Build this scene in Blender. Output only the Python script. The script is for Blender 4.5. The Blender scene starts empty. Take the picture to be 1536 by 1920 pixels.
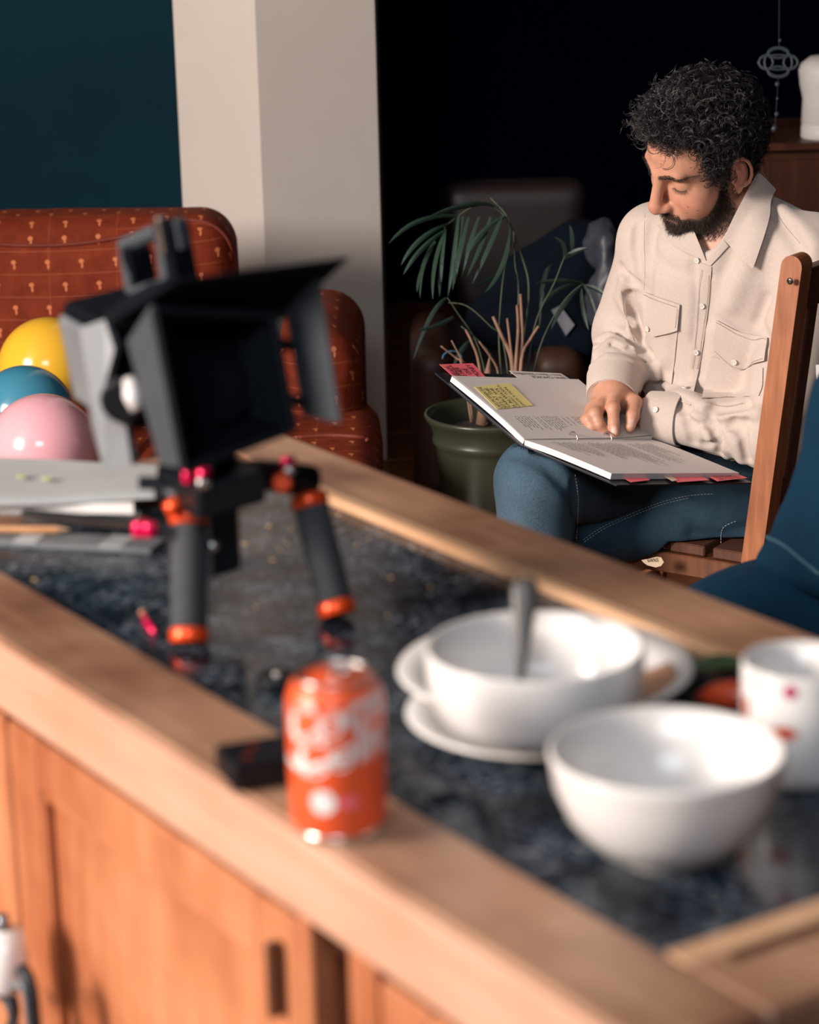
import bpy, math, random
import numpy as np
from mathutils import Vector, Matrix

# ------------------------------------------------------------------ camera
FPX = 4533.0
PITCH, ROLL, CH = math.radians(16), math.radians(1.45), 1.60
_r0 = np.array([1, 0, 0.]); _u0 = np.array([0, math.sin(PITCH), math.cos(PITCH)])
FW = np.array([0, math.cos(PITCH), -math.sin(PITCH)])
RT = math.cos(ROLL)*_r0 - math.sin(ROLL)*_u0
UP = math.sin(ROLL)*_r0 + math.cos(ROLL)*_u0
CAM = np.array([0, 0, CH])
S = bpy.context.scene
COL = S.collection
cd = bpy.data.cameras.new('camera'); cam = bpy.data.objects.new('camera', cd); COL.objects.link(cam)
mw = Matrix.Identity(4)
for i in range(3):
    mw[i][0] = RT[i]; mw[i][1] = UP[i]; mw[i][2] = -FW[i]; mw[i][3] = CAM[i]
cam.matrix_world = mw
cd.sensor_fit = 'VERTICAL'; cd.sensor_height = 36.0; cd.lens = 36.0*FPX/1920.0
cd.clip_start = .05; cd.clip_end = 60
cd.dof.use_dof = True; cd.dof.focus_distance = 4.16; cd.dof.aperture_fstop = 4.7
S.camera = cam
# ------------------------------------------------------------------ world, light, exposure
S.view_settings.view_transform = 'Standard'; S.view_settings.look = 'None'
S.view_settings.exposure = 0.0; S.view_settings.gamma = 1.0; S.view_settings.use_curve_mapping = False
W = bpy.data.worlds.new('world'); S.world = W; W.use_nodes = True
bg = W.node_tree.nodes['Background']; bg.inputs[0].default_value = (.16, .42, .95, 1); bg.inputs[1].default_value = .05
def area(name, loc, target, sx, sy, power, color, spread=180):
    l = bpy.data.lights.new(name, 'AREA'); l.shape = 'RECTANGLE'; l.size = sx; l.size_y = sy
    l.energy = power; l.color = color; l.spread = math.radians(spread)
    o = bpy.data.objects.new(name, l); COL.objects.link(o); o.location = loc
    o.rotation_euler = (Vector(target)-Vector(loc)).to_track_quat('-Z', 'Y').to_euler(); return o
area('window_daylight', (-4.9, .25, 2.75), (.1, 3.9, .75), 1.7, 1.6, 335, (1.0, .89, .815), 130)
area('rear_fill_light', (-.6, -1.6, 3.5), (.25, 3.4, .5), 1.8, 1.4, 42, (.80, .90, 1.0), 120)  # unseen fill lamp added behind the camera to brighten level surfaces

def P(x, y, d):
    return CAM + d*(FW + RT*((x-768)/FPX) - UP*((y-960)/FPX))
def RAY(x, y):
    return FW + RT*((x-768)/FPX) - UP*((y-960)/FPX)
def PZ(x, y, z):
    v = RAY(x, y); return CAM + v*((z-CH)/v[2])
def nrm(v):
    v = np.asarray(v, float); return v/np.linalg.norm(v)

# ------------------------------------------------------------------ materials
def _nt(name):
    m = bpy.data.materials.new(name); m.use_nodes = True
    nt = m.node_tree; b = nt.nodes['Principled BSDF']; return m, nt, b
def N(nt, typ, **kw):
    n = nt.nodes.new(typ)
    for k, v in kw.items(): setattr(n, k, v)
    return n
def ramp(nt, fac, stops):
    r = N(nt, 'ShaderNodeValToRGB'); e = r.color_ramp.elements
    while len(e) > 1: e.remove(e[-1])
    e[0].position = stops[0][0]; e[0].color = (*stops[0][1], 1)
    for p, c in stops[1:]:
        q = e.new(p); q.color = (*c, 1)
    nt.links.new(fac, r.inputs[0]); return r.outputs[0]
def noise(nt, scale, detail=4, stretch=(1, 1, 1), coord='Object', rough=.55):
    tc = N(nt, 'ShaderNodeTexCoord'); mp = N(nt, 'ShaderNodeMapping'); mp.inputs['Scale'].default_value = stretch
    nt.links.new(tc.outputs[coord], mp.inputs[0]); n = N(nt, 'ShaderNodeTexNoise')
    n.inputs['Scale'].default_value = scale; n.inputs['Detail'].default_value = detail; n.inputs['Roughness'].default_value = rough
    nt.links.new(mp.outputs[0], n.inputs['Vector']); return n.outputs[0]
def bump(nt, b, h, strength=.3, dist=.002):
    bp = N(nt, 'ShaderNodeBump'); bp.inputs['Strength'].default_value = strength; bp.inputs['Distance'].default_value = dist
    nt.links.new(h, bp.inputs['Height']); nt.links.new(bp.outputs[0], b.inputs['Normal'])
def mat(name, col, rough=.6, metal=0, var=.12, scale=14, bumps=.1, bscale=60, bdist=.001, stretch=(1, 1, 1), spec=.5, trans=0, alpha=1, coat=0):
    m, nt, b = _nt(name)
    lo = tuple(c*(1-var) for c in col); hi = tuple(min(1, c*(1+var)) for c in col)
    nt.links.new(ramp(nt, noise(nt, scale, 4, stretch), [(.3, lo), (.7, hi)]), b.inputs['Base Color'])
    b.inputs['Roughness'].default_value = rough; b.inputs['Metallic'].default_value = metal
    b.inputs['Specular IOR Level'].default_value = spec
    b.inputs['Transmission Weight'].default_value = trans; b.inputs['Alpha'].default_value = alpha
    b.inputs['Coat Weight'].default_value = coat
    if bumps: bump(nt, b, noise(nt, bscale, 3), bumps, bdist)
    return m
def wood(name, dark, mid, light, axis=0, rough=.45, scale=9, spec=.4, blotch=.5, worn=None):
    m, nt, b = _nt(name)
    st = [9, 9, 9]; st[axis] = .8
    n1 = noise(nt, scale, 6, tuple(st)); n2 = noise(nt, 5, 3)
    c1 = ramp(nt, n1, [(.25, dark), (.5, mid), (.75, light)])
    c2 = ramp(nt, n2, [(.35, dark), (.65, light)])
    mx = N(nt, 'ShaderNodeMix', data_type='RGBA'); mx.inputs[0].default_value = blotch
    nt.links.new(c1, mx.inputs[6]); nt.links.new(c2, mx.inputs[7]); nt.links.new(mx.outputs[2], b.inputs['Base Color'])
    b.inputs['Roughness'].default_value = rough; b.inputs['Specular IOR Level'].default_value = spec
    bump(nt, b, n1, .15, .001); return m
def fabric(name, col, var=.1, thread=900, rough=.9, sheen=.2, bs=.35, bd=.0004):
    m, nt, b = _nt(name)
    w1 = noise(nt, 1, 2, (thread, thread*.18, thread)); w2 = noise(nt, 1, 2, (thread*.18, thread, thread*.4))
    ad = N(nt, 'ShaderNodeMath', operation='ADD'); nt.links.new(w1, ad.inputs[0]); nt.links.new(w2, ad.inputs[1])
    lo = tuple(c*(1-var) for c in col); hi = tuple(min(1, c*(1+var)) for c in col)
    hf = N(nt, 'ShaderNodeMath', operation='MULTIPLY'); hf.inputs[1].default_value = .5; nt.links.new(ad.outputs[0], hf.inputs[0])
    nt.links.new(ramp(nt, hf.outputs[0], [(.36, lo), (.64, hi)]), b.inputs['Base Color'])
    b.inputs['Roughness'].default_value = rough; b.inputs['Sheen Weight'].default_value = sheen
    b.inputs['Specular IOR Level'].default_value = .2
    bump(nt, b, ad.outputs[0], bs, bd); return m

# ------------------------------------------------------------------ object helpers
def link(o, parent=None, m=None, label=None, cat=None, group=None, kind=None):
    COL.objects.link(o)
    if parent is not None: o.parent = parent
    if m is not None: o.data.materials.append(m)
    if label: o['label'] = label
    if cat: o['category'] = cat
    if group: o['group'] = group
    if kind: o['kind'] = kind
    return o
def thing(name, label, cat, loc=(0, 0, 0), rotz=0, group=None):
    o = bpy.data.objects.new(name, None); o.empty_display_size = .05
    o.location = tuple(loc); o.rotation_euler = (0, 0, rotz)
    return link(o, label=label, cat=cat, group=group)
class MB:
    def __init__(s): s.v = []; s.f = []
    def add(s, v, f):
        k = len(s.v); s.v += [tuple(map(float, q)) for q in v]; s.f += [tuple(i+k for i in q) for q in f]; return s
    def box(s, c, ax, ay, az, b=.0):
        # chamfered box: centre, three half-extent vectors
        c = np.array(c, float); A = [np.array(q, float) for q in (ax, ay, az)]
        L = [np.linalg.norm(q) for q in A]; U = [q/l for q, l in zip(A, L)]
        b = min(b, min(L)*.95)
        if b <= 0:
            vs = [c+i*A[0]+j*A[1]+k*A[2] for i in (-1, 1) for j in (-1, 1) for k in (-1, 1)]
            return s.add(vs, [(0, 1, 3, 2), (4, 6, 7, 5), (0, 4, 5, 1), (2, 3, 7, 6), (0, 2, 6, 4), (1, 5, 7, 3)])
        vs = []; idx = {}
        for i in (-1, 1):
            for j in (-1, 1):
                for k in (-1, 1):
                    for a in range(3):
                        q = c.copy()
                        for ax_, sg in zip(range(3), (i, j, k)):
                            q = q + sg*U[ax_]*(L[ax_] if ax_ == a else L[ax_]-b)
                        idx[(i, j, k, a)] = len(vs); vs.append(q)
        fs = []
        for a in range(3):
            o1, o2 = [x for x in range(3) if x != a]
            for sg in (-1, 1):
                ring = []
                for p_, q_ in ((-1, -1), (1, -1), (1, 1), (-1, 1)):
                    key = [0, 0, 0]; key[a] = sg; key[o1] = p_; key[o2] = q_; ring.append(idx[(*key, a)])
                fs.append(ring)
        for a in range(3):
            o1, o2 = [x for x in range(3) if x != a]
            for p_ in (-1, 1):
                for q_ in (-1, 1):
                    k0 = [0]*3; k0[a] = -1; k0[o1] = p_; k0[o2] = q_; k1 = list(k0); k1[a] = 1
                    fs.append([idx[(*k0, o1)], idx[(*k1, o1)], idx[(*k1, o2)], idx[(*k0, o2)]])
        for i in (-1, 1):
            for j in (-1, 1):
                for k in (-1, 1):
                    fs.append([idx[(i, j, k, 0)], idx[(i, j, k, 1)], idx[(i, j, k, 2)]])
        return s.add(vs, fs)
    def tube(s, pts, r, n=8, cap=True, flat=1.0, upv=(0, 0, 1)):
        pts = [np.array(p, float) for p in pts]; m_ = len(pts)
        rr = r if hasattr(r, '__len__') else [r]*m_
        vs = []; fs = []; last = None
        for i, p in enumerate(pts):
            t = nrm(pts[min(i+1, m_-1)]-pts[max(i-1, 0)])
            ref = np.array(upv, float) if last is None else last
            b = ref - t*(ref@t)
            if np.linalg.norm(b) < 1e-4: b = np.cross(t, (1, .3, .2))
            b = nrm(b); last = b; a = np.cross(t, b)
            for k in range(n):
                th = 2*math.pi*k/n; vs.append(p + rr[i]*(math.cos(th)*a + flat*math.sin(th)*b))
        for i in range(m_-1):
            for k in range(n):
                fs.append((i*n+k, i*n+(k+1) % n, (i+1)*n+(k+1) % n, (i+1)*n+k))
        if cap: fs.append(tuple(range(n-1, -1, -1))); fs.append(tuple((m_-1)*n+k for k in range(n)))
        return s.add(vs, fs)
    def lathe(s, prof, c, axis=(0, 0, 1), n=40, ax=None):
        # prof: (radius, height) list; closed surface of revolution
        z = nrm(axis); x = nrm(np.cross(z, (0, 1, .01)) if ax is None else ax); y = np.cross(z, x); c = np.array(c, float)
        vs = []; fs = []
        for r, h in prof:
            for k in range(n):
                th = 2*math.pi*k/n; vs.append(c + z*h + r*(math.cos(th)*x+math.sin(th)*y))
        for i in range(len(prof)-1):
            for k in range(n):
                fs.append((i*n+k, i*n+(k+1) % n, (i+1)*n+(k+1) % n, (i+1)*n+k))
        if prof[0][0] > 1e-5: fs.append(tuple(range(n-1, -1, -1)))
        if prof[-1][0] > 1e-5: fs.append(tuple((len(prof)-1)*n+k for k in range(n)))
        return s.add(vs, fs)
    def prism(s, poly, off):
        k = len(poly); poly = [np.array(q, float) for q in poly]; off = np.array(off, float)
        vs = poly + [q+off for q in poly]
        fs = [tuple(range(k-1, -1, -1)), tuple(range(k, 2*k))] + [(i, (i+1) % k, k+(i+1) % k, k+i) for i in range(k)]
        return s.add(vs, fs)
    def sheet(s, grid, th):
        # grid [nu][nv][3] -> closed thin sheet with thickness th along averaged normals (offset downwards)
        g = np.array(grid, float); nu, nv = g.shape[:2]
        du = np.gradient(g, axis=0); dv = np.gradient(g, axis=1)
        n = np.cross(du, dv); n /= np.linalg.norm(n, axis=2, keepdims=True)+1e-12
        lo = g - n*th; vs = list(g.reshape(-1, 3)) + list(lo.reshape(-1, 3)); M = nu*nv; fs = []
        I = lambda i, j: i*nv+j
        for i in range(nu-1):
            for j in range(nv-1):
                q = (I(i, j), I(i+1, j), I(i+1, j+1), I(i, j+1)); fs.append(q); fs.append(tuple(M+x for x in reversed(q)))
        for i in range(nu-1):
            fs.append((I(i, 0), M+I(i, 0), M+I(i+1, 0), I(i+1, 0))); fs.append((I(i, nv-1), I(i+1, nv-1), M+I(i+1, nv-1), M+I(i, nv-1)))
        for j in range(nv-1):
            fs.append((I(0, j), I(0, j+1), M+I(0, j+1), M+I(0, j))); fs.append((I(nu-1, j), M+I(nu-1, j), M+I(nu-1, j+1), I(nu-1, j+1)))
        return s.add(vs, fs)
    def build(s, name, m, parent=None, smooth=False, **kw):
        me = bpy.data.meshes.new(name); me.from_pydata(s.v, [], s.f); me.validate()
        import bmesh as _b
        bm = _b.new(); bm.from_mesh(me); _b.ops.recalc_face_normals(bm, faces=bm.faces); bm.to_mesh(me); bm.free()
        if smooth:
            me.shade_smooth()
            if smooth == 'auto': me.set_sharp_from_angle(angle=math.radians(35))
        o = bpy.data.objects.new(name, me)
        link(o, parent, m, **kw)
        if parent is not None: fixp(o, parent)
        return o
WM = {}
def wmat(o):
    if o is None: return Matrix.Identity(4)
    if o.name not in WM:
        L = Matrix.LocRotScale(o.location, o.rotation_euler, o.scale)
        WM[o.name] = wmat(o.parent) @ L
    return WM[o.name]
def fixp(o, parent):
    # geometry is written in world coordinates; store it in the parent's frame
    o.data.transform(wmat(parent).inverted())

# ------------------------------------------------------------------ signed distance modelling
def smin(a, b, k):
    h = np.clip(.5+.5*(b-a)/k, 0, 1); return b*(1-h)+a*h - k*h*(1-h)
def smax(a, b, k): return -smin(-a, -b, k)
def sd_sph(p, c, r): return np.sqrt(((p-np.asarray(c, p.dtype))**2).sum(1)) - r
def sd_ell(p, c, r):
    r = np.asarray(r, p.dtype); q = p-np.asarray(c, p.dtype); k0 = np.sqrt(((q/r)**2).sum(1)); k1 = np.sqrt(((q/r**2)**2).sum(1))+1e-9
    return k0*(k0-1)/k1
def sd_cap(p, a, b, ra, rb=None):
    rb = ra if rb is None else rb
    a = np.asarray(a, p.dtype); b = np.asarray(b, p.dtype); ba = b-a; pa = p-a
    h = np.clip((pa@ba)/(ba@ba), 0, 1); return np.sqrt(((pa-h[:, None]*ba)**2).sum(1)) - (ra+(rb-ra)*h)
def sd_chain(p, pts, rs, k=.01):
    d = None
    for i in range(len(pts)-1):
        e = sd_cap(p, pts[i], pts[i+1], rs[i], rs[i+1]); d = e if d is None else smin(d, e, k)
    return d
_rg = np.random.RandomState(5)
_K = [(_rg.randn(3), _rg.rand()*6.28) for _ in range(24)]
def wob(p, freq, s0=0, n=6):
    o = np.zeros(len(p), p.dtype)
    for i in range(n):
        k, f = _K[(s0+i) % 24]; o += np.sin(p@(k*freq).astype(p.dtype)+f)
    return o/n
def surface_net(fn, lo, hi, h, nb=8):
    lo = np.asarray(lo, np.float32); n = np.ceil((np.asarray(hi)-lo)/h).astype(int); n = ((n+nb-1)//nb)*nb
    nbk = n//nb
    I = np.stack(np.meshgrid(*[np.arange(k) for k in nbk], indexing='ij'), -1).reshape(-1, 3)
    cen = (lo + (I*nb+nb/2)*h).astype(np.float32); fc = fn(cen)
    V = np.repeat(np.repeat(np.repeat(np.where(fc.reshape(nbk) < 0, -1, 1).astype(np.float32), nb, 0), nb, 1), nb, 2)
    keep = np.abs(fc) < nb*h*1.35
    off = np.stack(np.meshgrid(*[np.arange(nb)]*3, indexing='ij'), -1).reshape(-1, 3)
    K = I[keep]
    for s in range(0, len(K), 400):
        idx = (K[s:s+400, None, :]*nb + off[None]).reshape(-1, 3)
        V[idx[:, 0], idx[:, 1], idx[:, 2]] = fn((lo+idx*h).astype(np.float32))
    ins = V < 0
    c = [(i, j, k) for i in (0, 1) for j in (0, 1) for k in (0, 1)]
    sl = lambda i, m: slice(i, m-1+i)
    cnt = sum(ins[sl(i, n[0]), sl(j, n[1]), sl(k, n[2])].astype(np.int8) for i, j, k in c)
    act = (cnt > 0) & (cnt < 8); A = np.argwhere(act)
    vals = np.stack([V[A[:, 0]+i, A[:, 1]+j, A[:, 2]+k] for i, j, k in c], 1)
    ca = np.array(c, np.float32); acc = np.zeros((len(A), 3), np.float32); num = np.zeros(len(A), np.float32)
    for a in range(8):
        for b in range(a+1, 8):
            if np.abs(ca[a]-ca[b]).sum() != 1: continue
            va, vb = vals[:, a], vals[:, b]; m = (va < 0) != (vb < 0)
            t = np.where(m, va/(va-vb+1e-12), 0); acc += np.where(m[:, None], ca[a]+(ca[b]-ca[a])*t[:, None], 0); num += m
    pos = lo + (A + acc/num[:, None])*h
    ID = np.full(act.shape, -1, np.int32); ID[tuple(A.T)] = np.arange(len(A))
    F = []
    for ax in range(3):
        o1, o2 = [(1, 2), (2, 0), (0, 1)][ax]
        s0 = [slice(1, m-1) for m in n]; s0[ax] = slice(0, n[ax]-1); s1 = list(s0); s1[ax] = slice(1, n[ax])
        a_, b_ = ins[tuple(s0)], ins[tuple(s1)]; E = np.argwhere(a_ != b_); base = np.array([1, 1, 1]); base[ax] = 0; E = E+base
        flip = ins[tuple(E.T)]
        e1 = np.zeros(3, int); e1[o1] = 1; e2 = np.zeros(3, int); e2[o2] = 1
        q = [ID[tuple((E-x).T)] for x in (e1*0, e1, e1+e2, e2)]
        Q = np.stack(q, 1); Q[~flip] = Q[~flip][:, ::-1]; F.append(Q[(Q >= 0).all(1)])
    return pos, np.concatenate(F)
def np_mesh(name, pos, F, m, parent=None, smooth=True, **kw):
    me = bpy.data.meshes.new(name); me.vertices.add(len(pos)); me.vertices.foreach_set('co', pos.astype(np.float32).ravel())
    k = F.shape[1]; me.loops.add(F.size); me.loops.foreach_set('vertex_index', F.astype(np.int32).ravel())
    me.polygons.add(len(F)); me.polygons.foreach_set('loop_start', np.arange(0, F.size, k, dtype=np.int32))
    try: me.polygons.foreach_set('loop_total', np.full(len(F), k, np.int32))
    except Exception: pass
    me.update(); me.validate()
    if smooth: me.shade_smooth()
    o = bpy.data.objects.new(name, me); link(o, parent, m, **kw)
    if parent is not None: fixp(o, parent)
    return o
def sdf_mesh(name, fn, lo, hi, h, m, parent=None, **kw):
    pos, F = surface_net(fn, lo, hi, h); return np_mesh(name, pos, F, m, parent, **kw), pos
def trace(fn, px, py, d0=3.6, d1=5.2, step=.012):
    v = RAY(px, py); ds = np.arange(d0, d1, step); pts = (CAM+ds[:, None]*v).astype(np.float32); f = fn(pts)
    i = np.argmax(f < 0)
    if not (f < 0).any(): i = max(1, int(np.argmin(f)))
    if f[i] < 0 and i > 0:
        a, b = ds[i-1], ds[i]
        for _ in range(12):
            m_ = (a+b)/2
            if fn((CAM+m_*v)[None].astype(np.float32))[0] < 0: b = m_
            else: a = m_
        return CAM+b*v
    return CAM+ds[i]*v
def grad(fn, p, e=.004):
    q = np.array([p+e*np.eye(3)[k]*s for k in range(3) for s in (1, -1)], np.float32); f = fn(q)
    return nrm([f[0]-f[1], f[2]-f[3], f[4]-f[5]])
def poly_at(pl, t):
    pl = np.array(pl, float); seg = np.linalg.norm(np.diff(pl, axis=0), axis=1); c = np.concatenate([[0], np.cumsum(seg)]); c /= c[-1]
    return np.array([np.interp(t, c, pl[:, k]) for k in range(pl.shape[1])])
def drape(fn, top, bot, nu, nv, off, lift=None, **tk):
    g = np.zeros((nu, nv, 3))
    for i in range(nu):
        for j in range(nv):
            a = poly_at(top, i/(nu-1)); b = poly_at(bot, i/(nu-1)); q = a+(b-a)*(j/(nv-1))
            p = trace(fn, q[0], q[1], **tk); o_ = off if lift is None else off+lift(i/(nu-1), j/(nv-1))
            g[i, j] = p + grad(fn, p)*o_
    # soften jumps
    for _ in range(2):
        g[1:-1, :] = (g[:-2]+2*g[1:-1]+g[2:])/4; g[:, 1:-1] = (g[:, :-2]+2*g[:, 1:-1]+g[:, 2:])/4
    return g
def front_sheet(g, th):
    # make sure the sheet's first side faces the camera
    n = np.cross(g[1, 0]-g[0, 0], g[0, 1]-g[0, 0]); 
    if n@FW > 0: g = g[::-1]
    return MB().sheet(g, th)
def text_polys(txt, size=1.0, bold=0):
    cu = bpy.data.curves.new('lettering', 'FONT'); cu.body = txt; cu.offset = bold; cu.size = size; cu.resolution_u = 3
    o = bpy.data.objects.new('lettering', cu); COL.objects.link(o); dg = bpy.context.evaluated_depsgraph_get(); dg.update()
    me = bpy.data.meshes.new_from_object(o.evaluated_get(dg))
    v = [tuple(q.co) for q in me.vertices]; f = [tuple(p.vertices) for p in me.polygons]
    bpy.data.objects.remove(o); bpy.data.curves.remove(cu); bpy.data.meshes.remove(me)
    return v, f
# ================================================================== materials in use
M = {}
M['teal'] = mat('teal_paint', (.0008, .018, .030), .8, spec=.12, var=.12, scale=2, bumps=.15, bscale=120, bdist=.0004)
M['navy'] = mat('navy_paint', (.001, .0055, .020), .9, spec=.03, var=.12, scale=2, bumps=.1, bscale=120, bdist=.0004)
M['cream'] = mat('cream_paint', (.58, .52, .465), .75, spec=.2, var=.03, scale=3, bumps=.1, bscale=90, bdist=.0005)
M['ceil'] = mat('ceiling_paint', (.66, .64, .62), .85, var=.03, bumps=0)
M['floorw'] = wood('floor_wood', (.09, .032, .014), (.17, .06, .025), (.27, .105, .045), 0, .4)
M['counter'] = wood('counter_wood', (.15, .060, .032), (.29, .135, .075), (.47, .27, .165), 0, .36, 8, .45, .68)
M['cab'] = wood('cabinet_wood', (.28, .080, .032), (.50, .165, .068), (.68, .29, .14), 2, .34, 4, .6, .62)
M['edge'] = wood('counter_edge_wood', (.50, .25, .155), (.60, .33, .22), (.66, .41, .29), 0, .35, 7, .4, .4)
M['light_edge'] = wood('pale_edge_wood', (.42, .22, .11), (.55, .31, .17), (.66, .41, .25), 0, .4, 7, .4, .4)  # pale wood for the inner strips, pencil tip and bead
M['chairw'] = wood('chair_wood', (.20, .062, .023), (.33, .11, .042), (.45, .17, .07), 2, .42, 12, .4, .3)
M['chairshade'] = wood('chair_wood_shaded', (.09, .030, .013), (.14, .048, .020), (.20, .075, .03), 2, .45, 12, .4, .3)  # darker copy of the chair wood, shade on the seat rail put in
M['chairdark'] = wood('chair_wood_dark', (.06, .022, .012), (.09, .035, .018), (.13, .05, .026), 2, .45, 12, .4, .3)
M['dresser'] = wood('dresser_wood', (.02, .006, .003), (.045, .013, .006), (.085, .028, .011), 2, .4, 4)
def granite():
    m, nt, b = _nt('black_granite')
    tc = N(nt, 'ShaderNodeTexCoord'); vo = N(nt, 'ShaderNodeTexVoronoi'); vo.inputs['Scale'].default_value = 260
    nt.links.new(tc.outputs['Object'], vo.inputs['Vector'])
    sp = ramp(nt, vo.outputs['Color'], [(.0, (.005, .011, .020)), (.5, (.008, .016, .028)), (.68, (.05, .068, .088)), (.88, (.20, .22, .24)), (1, (.42, .43, .43))])
    n = ramp(nt, noise(nt, 26, 5), [(.40, (.25, .27, .30)), (.66, (1.3, 1.3, 1.3))])
    mx = N(nt, 'ShaderNodeMix', data_type='RGBA', blend_type='MULTIPLY'); mx.inputs[0].default_value = 1
    nt.links.new(sp, mx.inputs[6]); nt.links.new(n, mx.inputs[7])
    pale_patch = ramp(nt, noise(nt, 7, 5), [(.52, (0, 0, 0)), (.80, (.024, .032, .042))])  # pale noise patches laid over the speckle
    ad = N(nt, 'ShaderNodeMix', data_type='RGBA', blend_type='ADD'); ad.inputs[0].default_value = 1
    nt.links.new(mx.outputs[2], ad.inputs[6]); nt.links.new(pale_patch, ad.inputs[7]); nt.links.new(ad.outputs[2], b.inputs['Base Color'])
    nt.links.new(ramp(nt, noise(nt, 9, 4), [(.35, (.10,)*3), (.7, (.30,)*3)]), b.inputs['Roughness'])
    b.inputs['Specular IOR Level'].default_value = .22
    return m
M['granite'] = granite()
def sofa_mat():
    m, nt, b = _nt('rust_patterned_fabric')
    tc = N(nt, 'ShaderNodeTexCoord'); sx = N(nt, 'ShaderNodeSeparateXYZ'); nt.links.new(tc.outputs['UV'], sx.inputs[0])
    def m_(op, a, b_=None):
        q = N(nt, 'ShaderNodeMath', operation=op)
        for i, x in enumerate((a, b_)):
            if x is None: continue
            if isinstance(x, (int, float)): q.inputs[i].default_value = x
            else: nt.links.new(x, q.inputs[i])
        return q.outputs[0]
    row = m_('MULTIPLY', m_('ADD', sx.outputs[1], m_('MULTIPLY', m_('SINE', m_('MULTIPLY', sx.outputs[0], 5)), .012)), 1/.050); col0 = m_('MULTIPLY', sx.outputs[0], 1/.076)
    half = m_('MULTIPLY', m_('MODULO', m_('FLOOR', row), 2), .5)
    col_ = m_('ADD', col0, half)
    fu = m_('SUBTRACT', m_('FRACT', col_), .5); fv = m_('SUBTRACT', m_('FRACT', row), .5)
    # small tulip motif: a dot over a short stem
    d1 = m_('ADD', m_('POWER', m_('MULTIPLY', fu, 1/.075), 2), m_('POWER', m_('MULTIPLY', m_('SUBTRACT', fv, .06), 1/.10), 2))
    d2 = m_('ADD', m_('POWER', m_('MULTIPLY', m_('SUBTRACT', fu, .02), 1/.035), 2), m_('POWER', m_('MULTIPLY', m_('ADD', fv, .14), 1/.12), 2))
    mot = m_('LESS_THAN', m_('MINIMUM', d1, d2), 1.0)
    ln = m_('LESS_THAN', m_('ABSOLUTE', m_('SUBTRACT', m_('FRACT', row), .02)), .022)
    l2 = m_('LESS_THAN', m_('ABSOLUTE', m_('SUBTRACT', m_('FRACT', m_('MULTIPLY', col0, .5)), .02)), .014)
    lines = m_('MULTIPLY', m_('MAXIMUM', ln, m_('MULTIPLY', l2, .4)), .22)
    base = ramp(nt, noise(nt, 30, 4), [(.3, (.145, .020, .007)), (.7, (.21, .033, .012))])
    mx = N(nt, 'ShaderNodeMix', data_type='RGBA'); nt.links.new(m_('MAXIMUM', m_('MULTIPLY', mot, .85), lines), mx.inputs[0])
    nt.links.new(base, mx.inputs[6]); mx.inputs[7].default_value = (.62, .20, .085, 1); nt.links.new(mx.outputs[2], b.inputs['Base Color'])
    b.inputs['Roughness'].default_value = .8; b.inputs['Specular IOR Level'].default_value = .15
    bump(nt, b, noise(nt, 9, 5), .6, .012); return m
M['sofa'] = sofa_mat()
M['piping'] = mat('sofa_piping', (.16, .022, .010), .7)
M['black'] = mat('black_plastic', (.004, .006, .009), .42, spec=.3, var=.1, bumps=.05)
M['blackmatte'] = mat('matte_black', (.0025, .004, .007), .85, spec=.08, var=.1, bumps=.1)
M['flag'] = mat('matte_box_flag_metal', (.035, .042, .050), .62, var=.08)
M['darkgrey'] = mat('charcoal_foam', (.045, .048, .052), .85, var=.15, scale=60, bumps=.3, bscale=300)
M['grey'] = mat('grey_plastic', (.16, .17, .18), .5)
M['silver'] = mat('silver_metal', (.62, .60, .57), .28, 1)
M['spoonmetal'] = mat('dull_steel', (.085, .078, .072), .42, .35, bumps=0)
M['rod'] = mat('rod_metal', (.25, .26, .27), .3, 1)
M['orange'] = mat('orange_anodised_metal', (.95, .085, .012), .28, .35, var=.05)
M['pink'] = mat('magenta_anodised_metal', (.85, .006, .10), .22, .35, var=.05)
M['china'] = mat('white_china', (.74, .71, .68), .2, var=.015, bumps=0, spec=.45)
M['paper'] = mat('white_paper', (.74, .70, .67), .8, var=.025, scale=8, bumps=.05)
M['paperedge'] = mat('paper_stack_edge', (.60, .58, .57), .85, var=.12, scale=3, stretch=(1, 1, 400), bumps=.2)
M['greypaper'] = mat('grey_printed_paper', (.42, .43, .43), .8, var=.05)  # one even grey, for the top sheet and the stickers
M['ink'] = mat('black_ink', (.012, .012, .014), .6, bumps=0)
M['print'] = mat('grey_print_ink', (.24, .225, .215), .8, bumps=0)
M['yellow_note'] = mat('yellow_note_paper', (.88, .76, .30), .75, var=.03, bumps=0)
M['pink_note'] = mat('pink_note_paper', (.98, .17, .21), .7, var=.03, bumps=0)
M['kraft'] = mat('cream_note_paper', (.8, .6, .42), .75, bumps=0)
M['binder'] = mat('black_binder_card', (.010, .014, .022), .42, var=.1, bumps=.1, bscale=300)
M['steel'] = mat('steel', (.55, .55, .56), .22, 1, bumps=0)
M['pot'] = mat('green_glazed_ceramic', (.036, .040, .024), .32, var=.1, scale=4, bumps=.05, spec=.6)
M['soil'] = mat('soil', (.03, .018, .012), .95, var=.5, scale=80, bumps=.6, bscale=90, bdist=.01)
M['leaf'] = mat('palm_leaf', (.022, .050, .034), .42, var=.3, scale=9, bumps=.1)
M['leaf2'] = mat('palm_leaf_dim', (.010, .024, .018), .5, var=.3, scale=9)  # darker leaf green, dimness of the shaded fronds put into the colour
M['stalk'] = mat('cut_palm_stalk', (.24, .13, .085), .7, var=.3, scale=25)
M['stem'] = mat('green_palm_stem', (.04, .06, .03), .6, var=.25)
M['leather'] = mat('brown_leather', (.009, .004, .004), .55, var=.2, scale=5)
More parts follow.
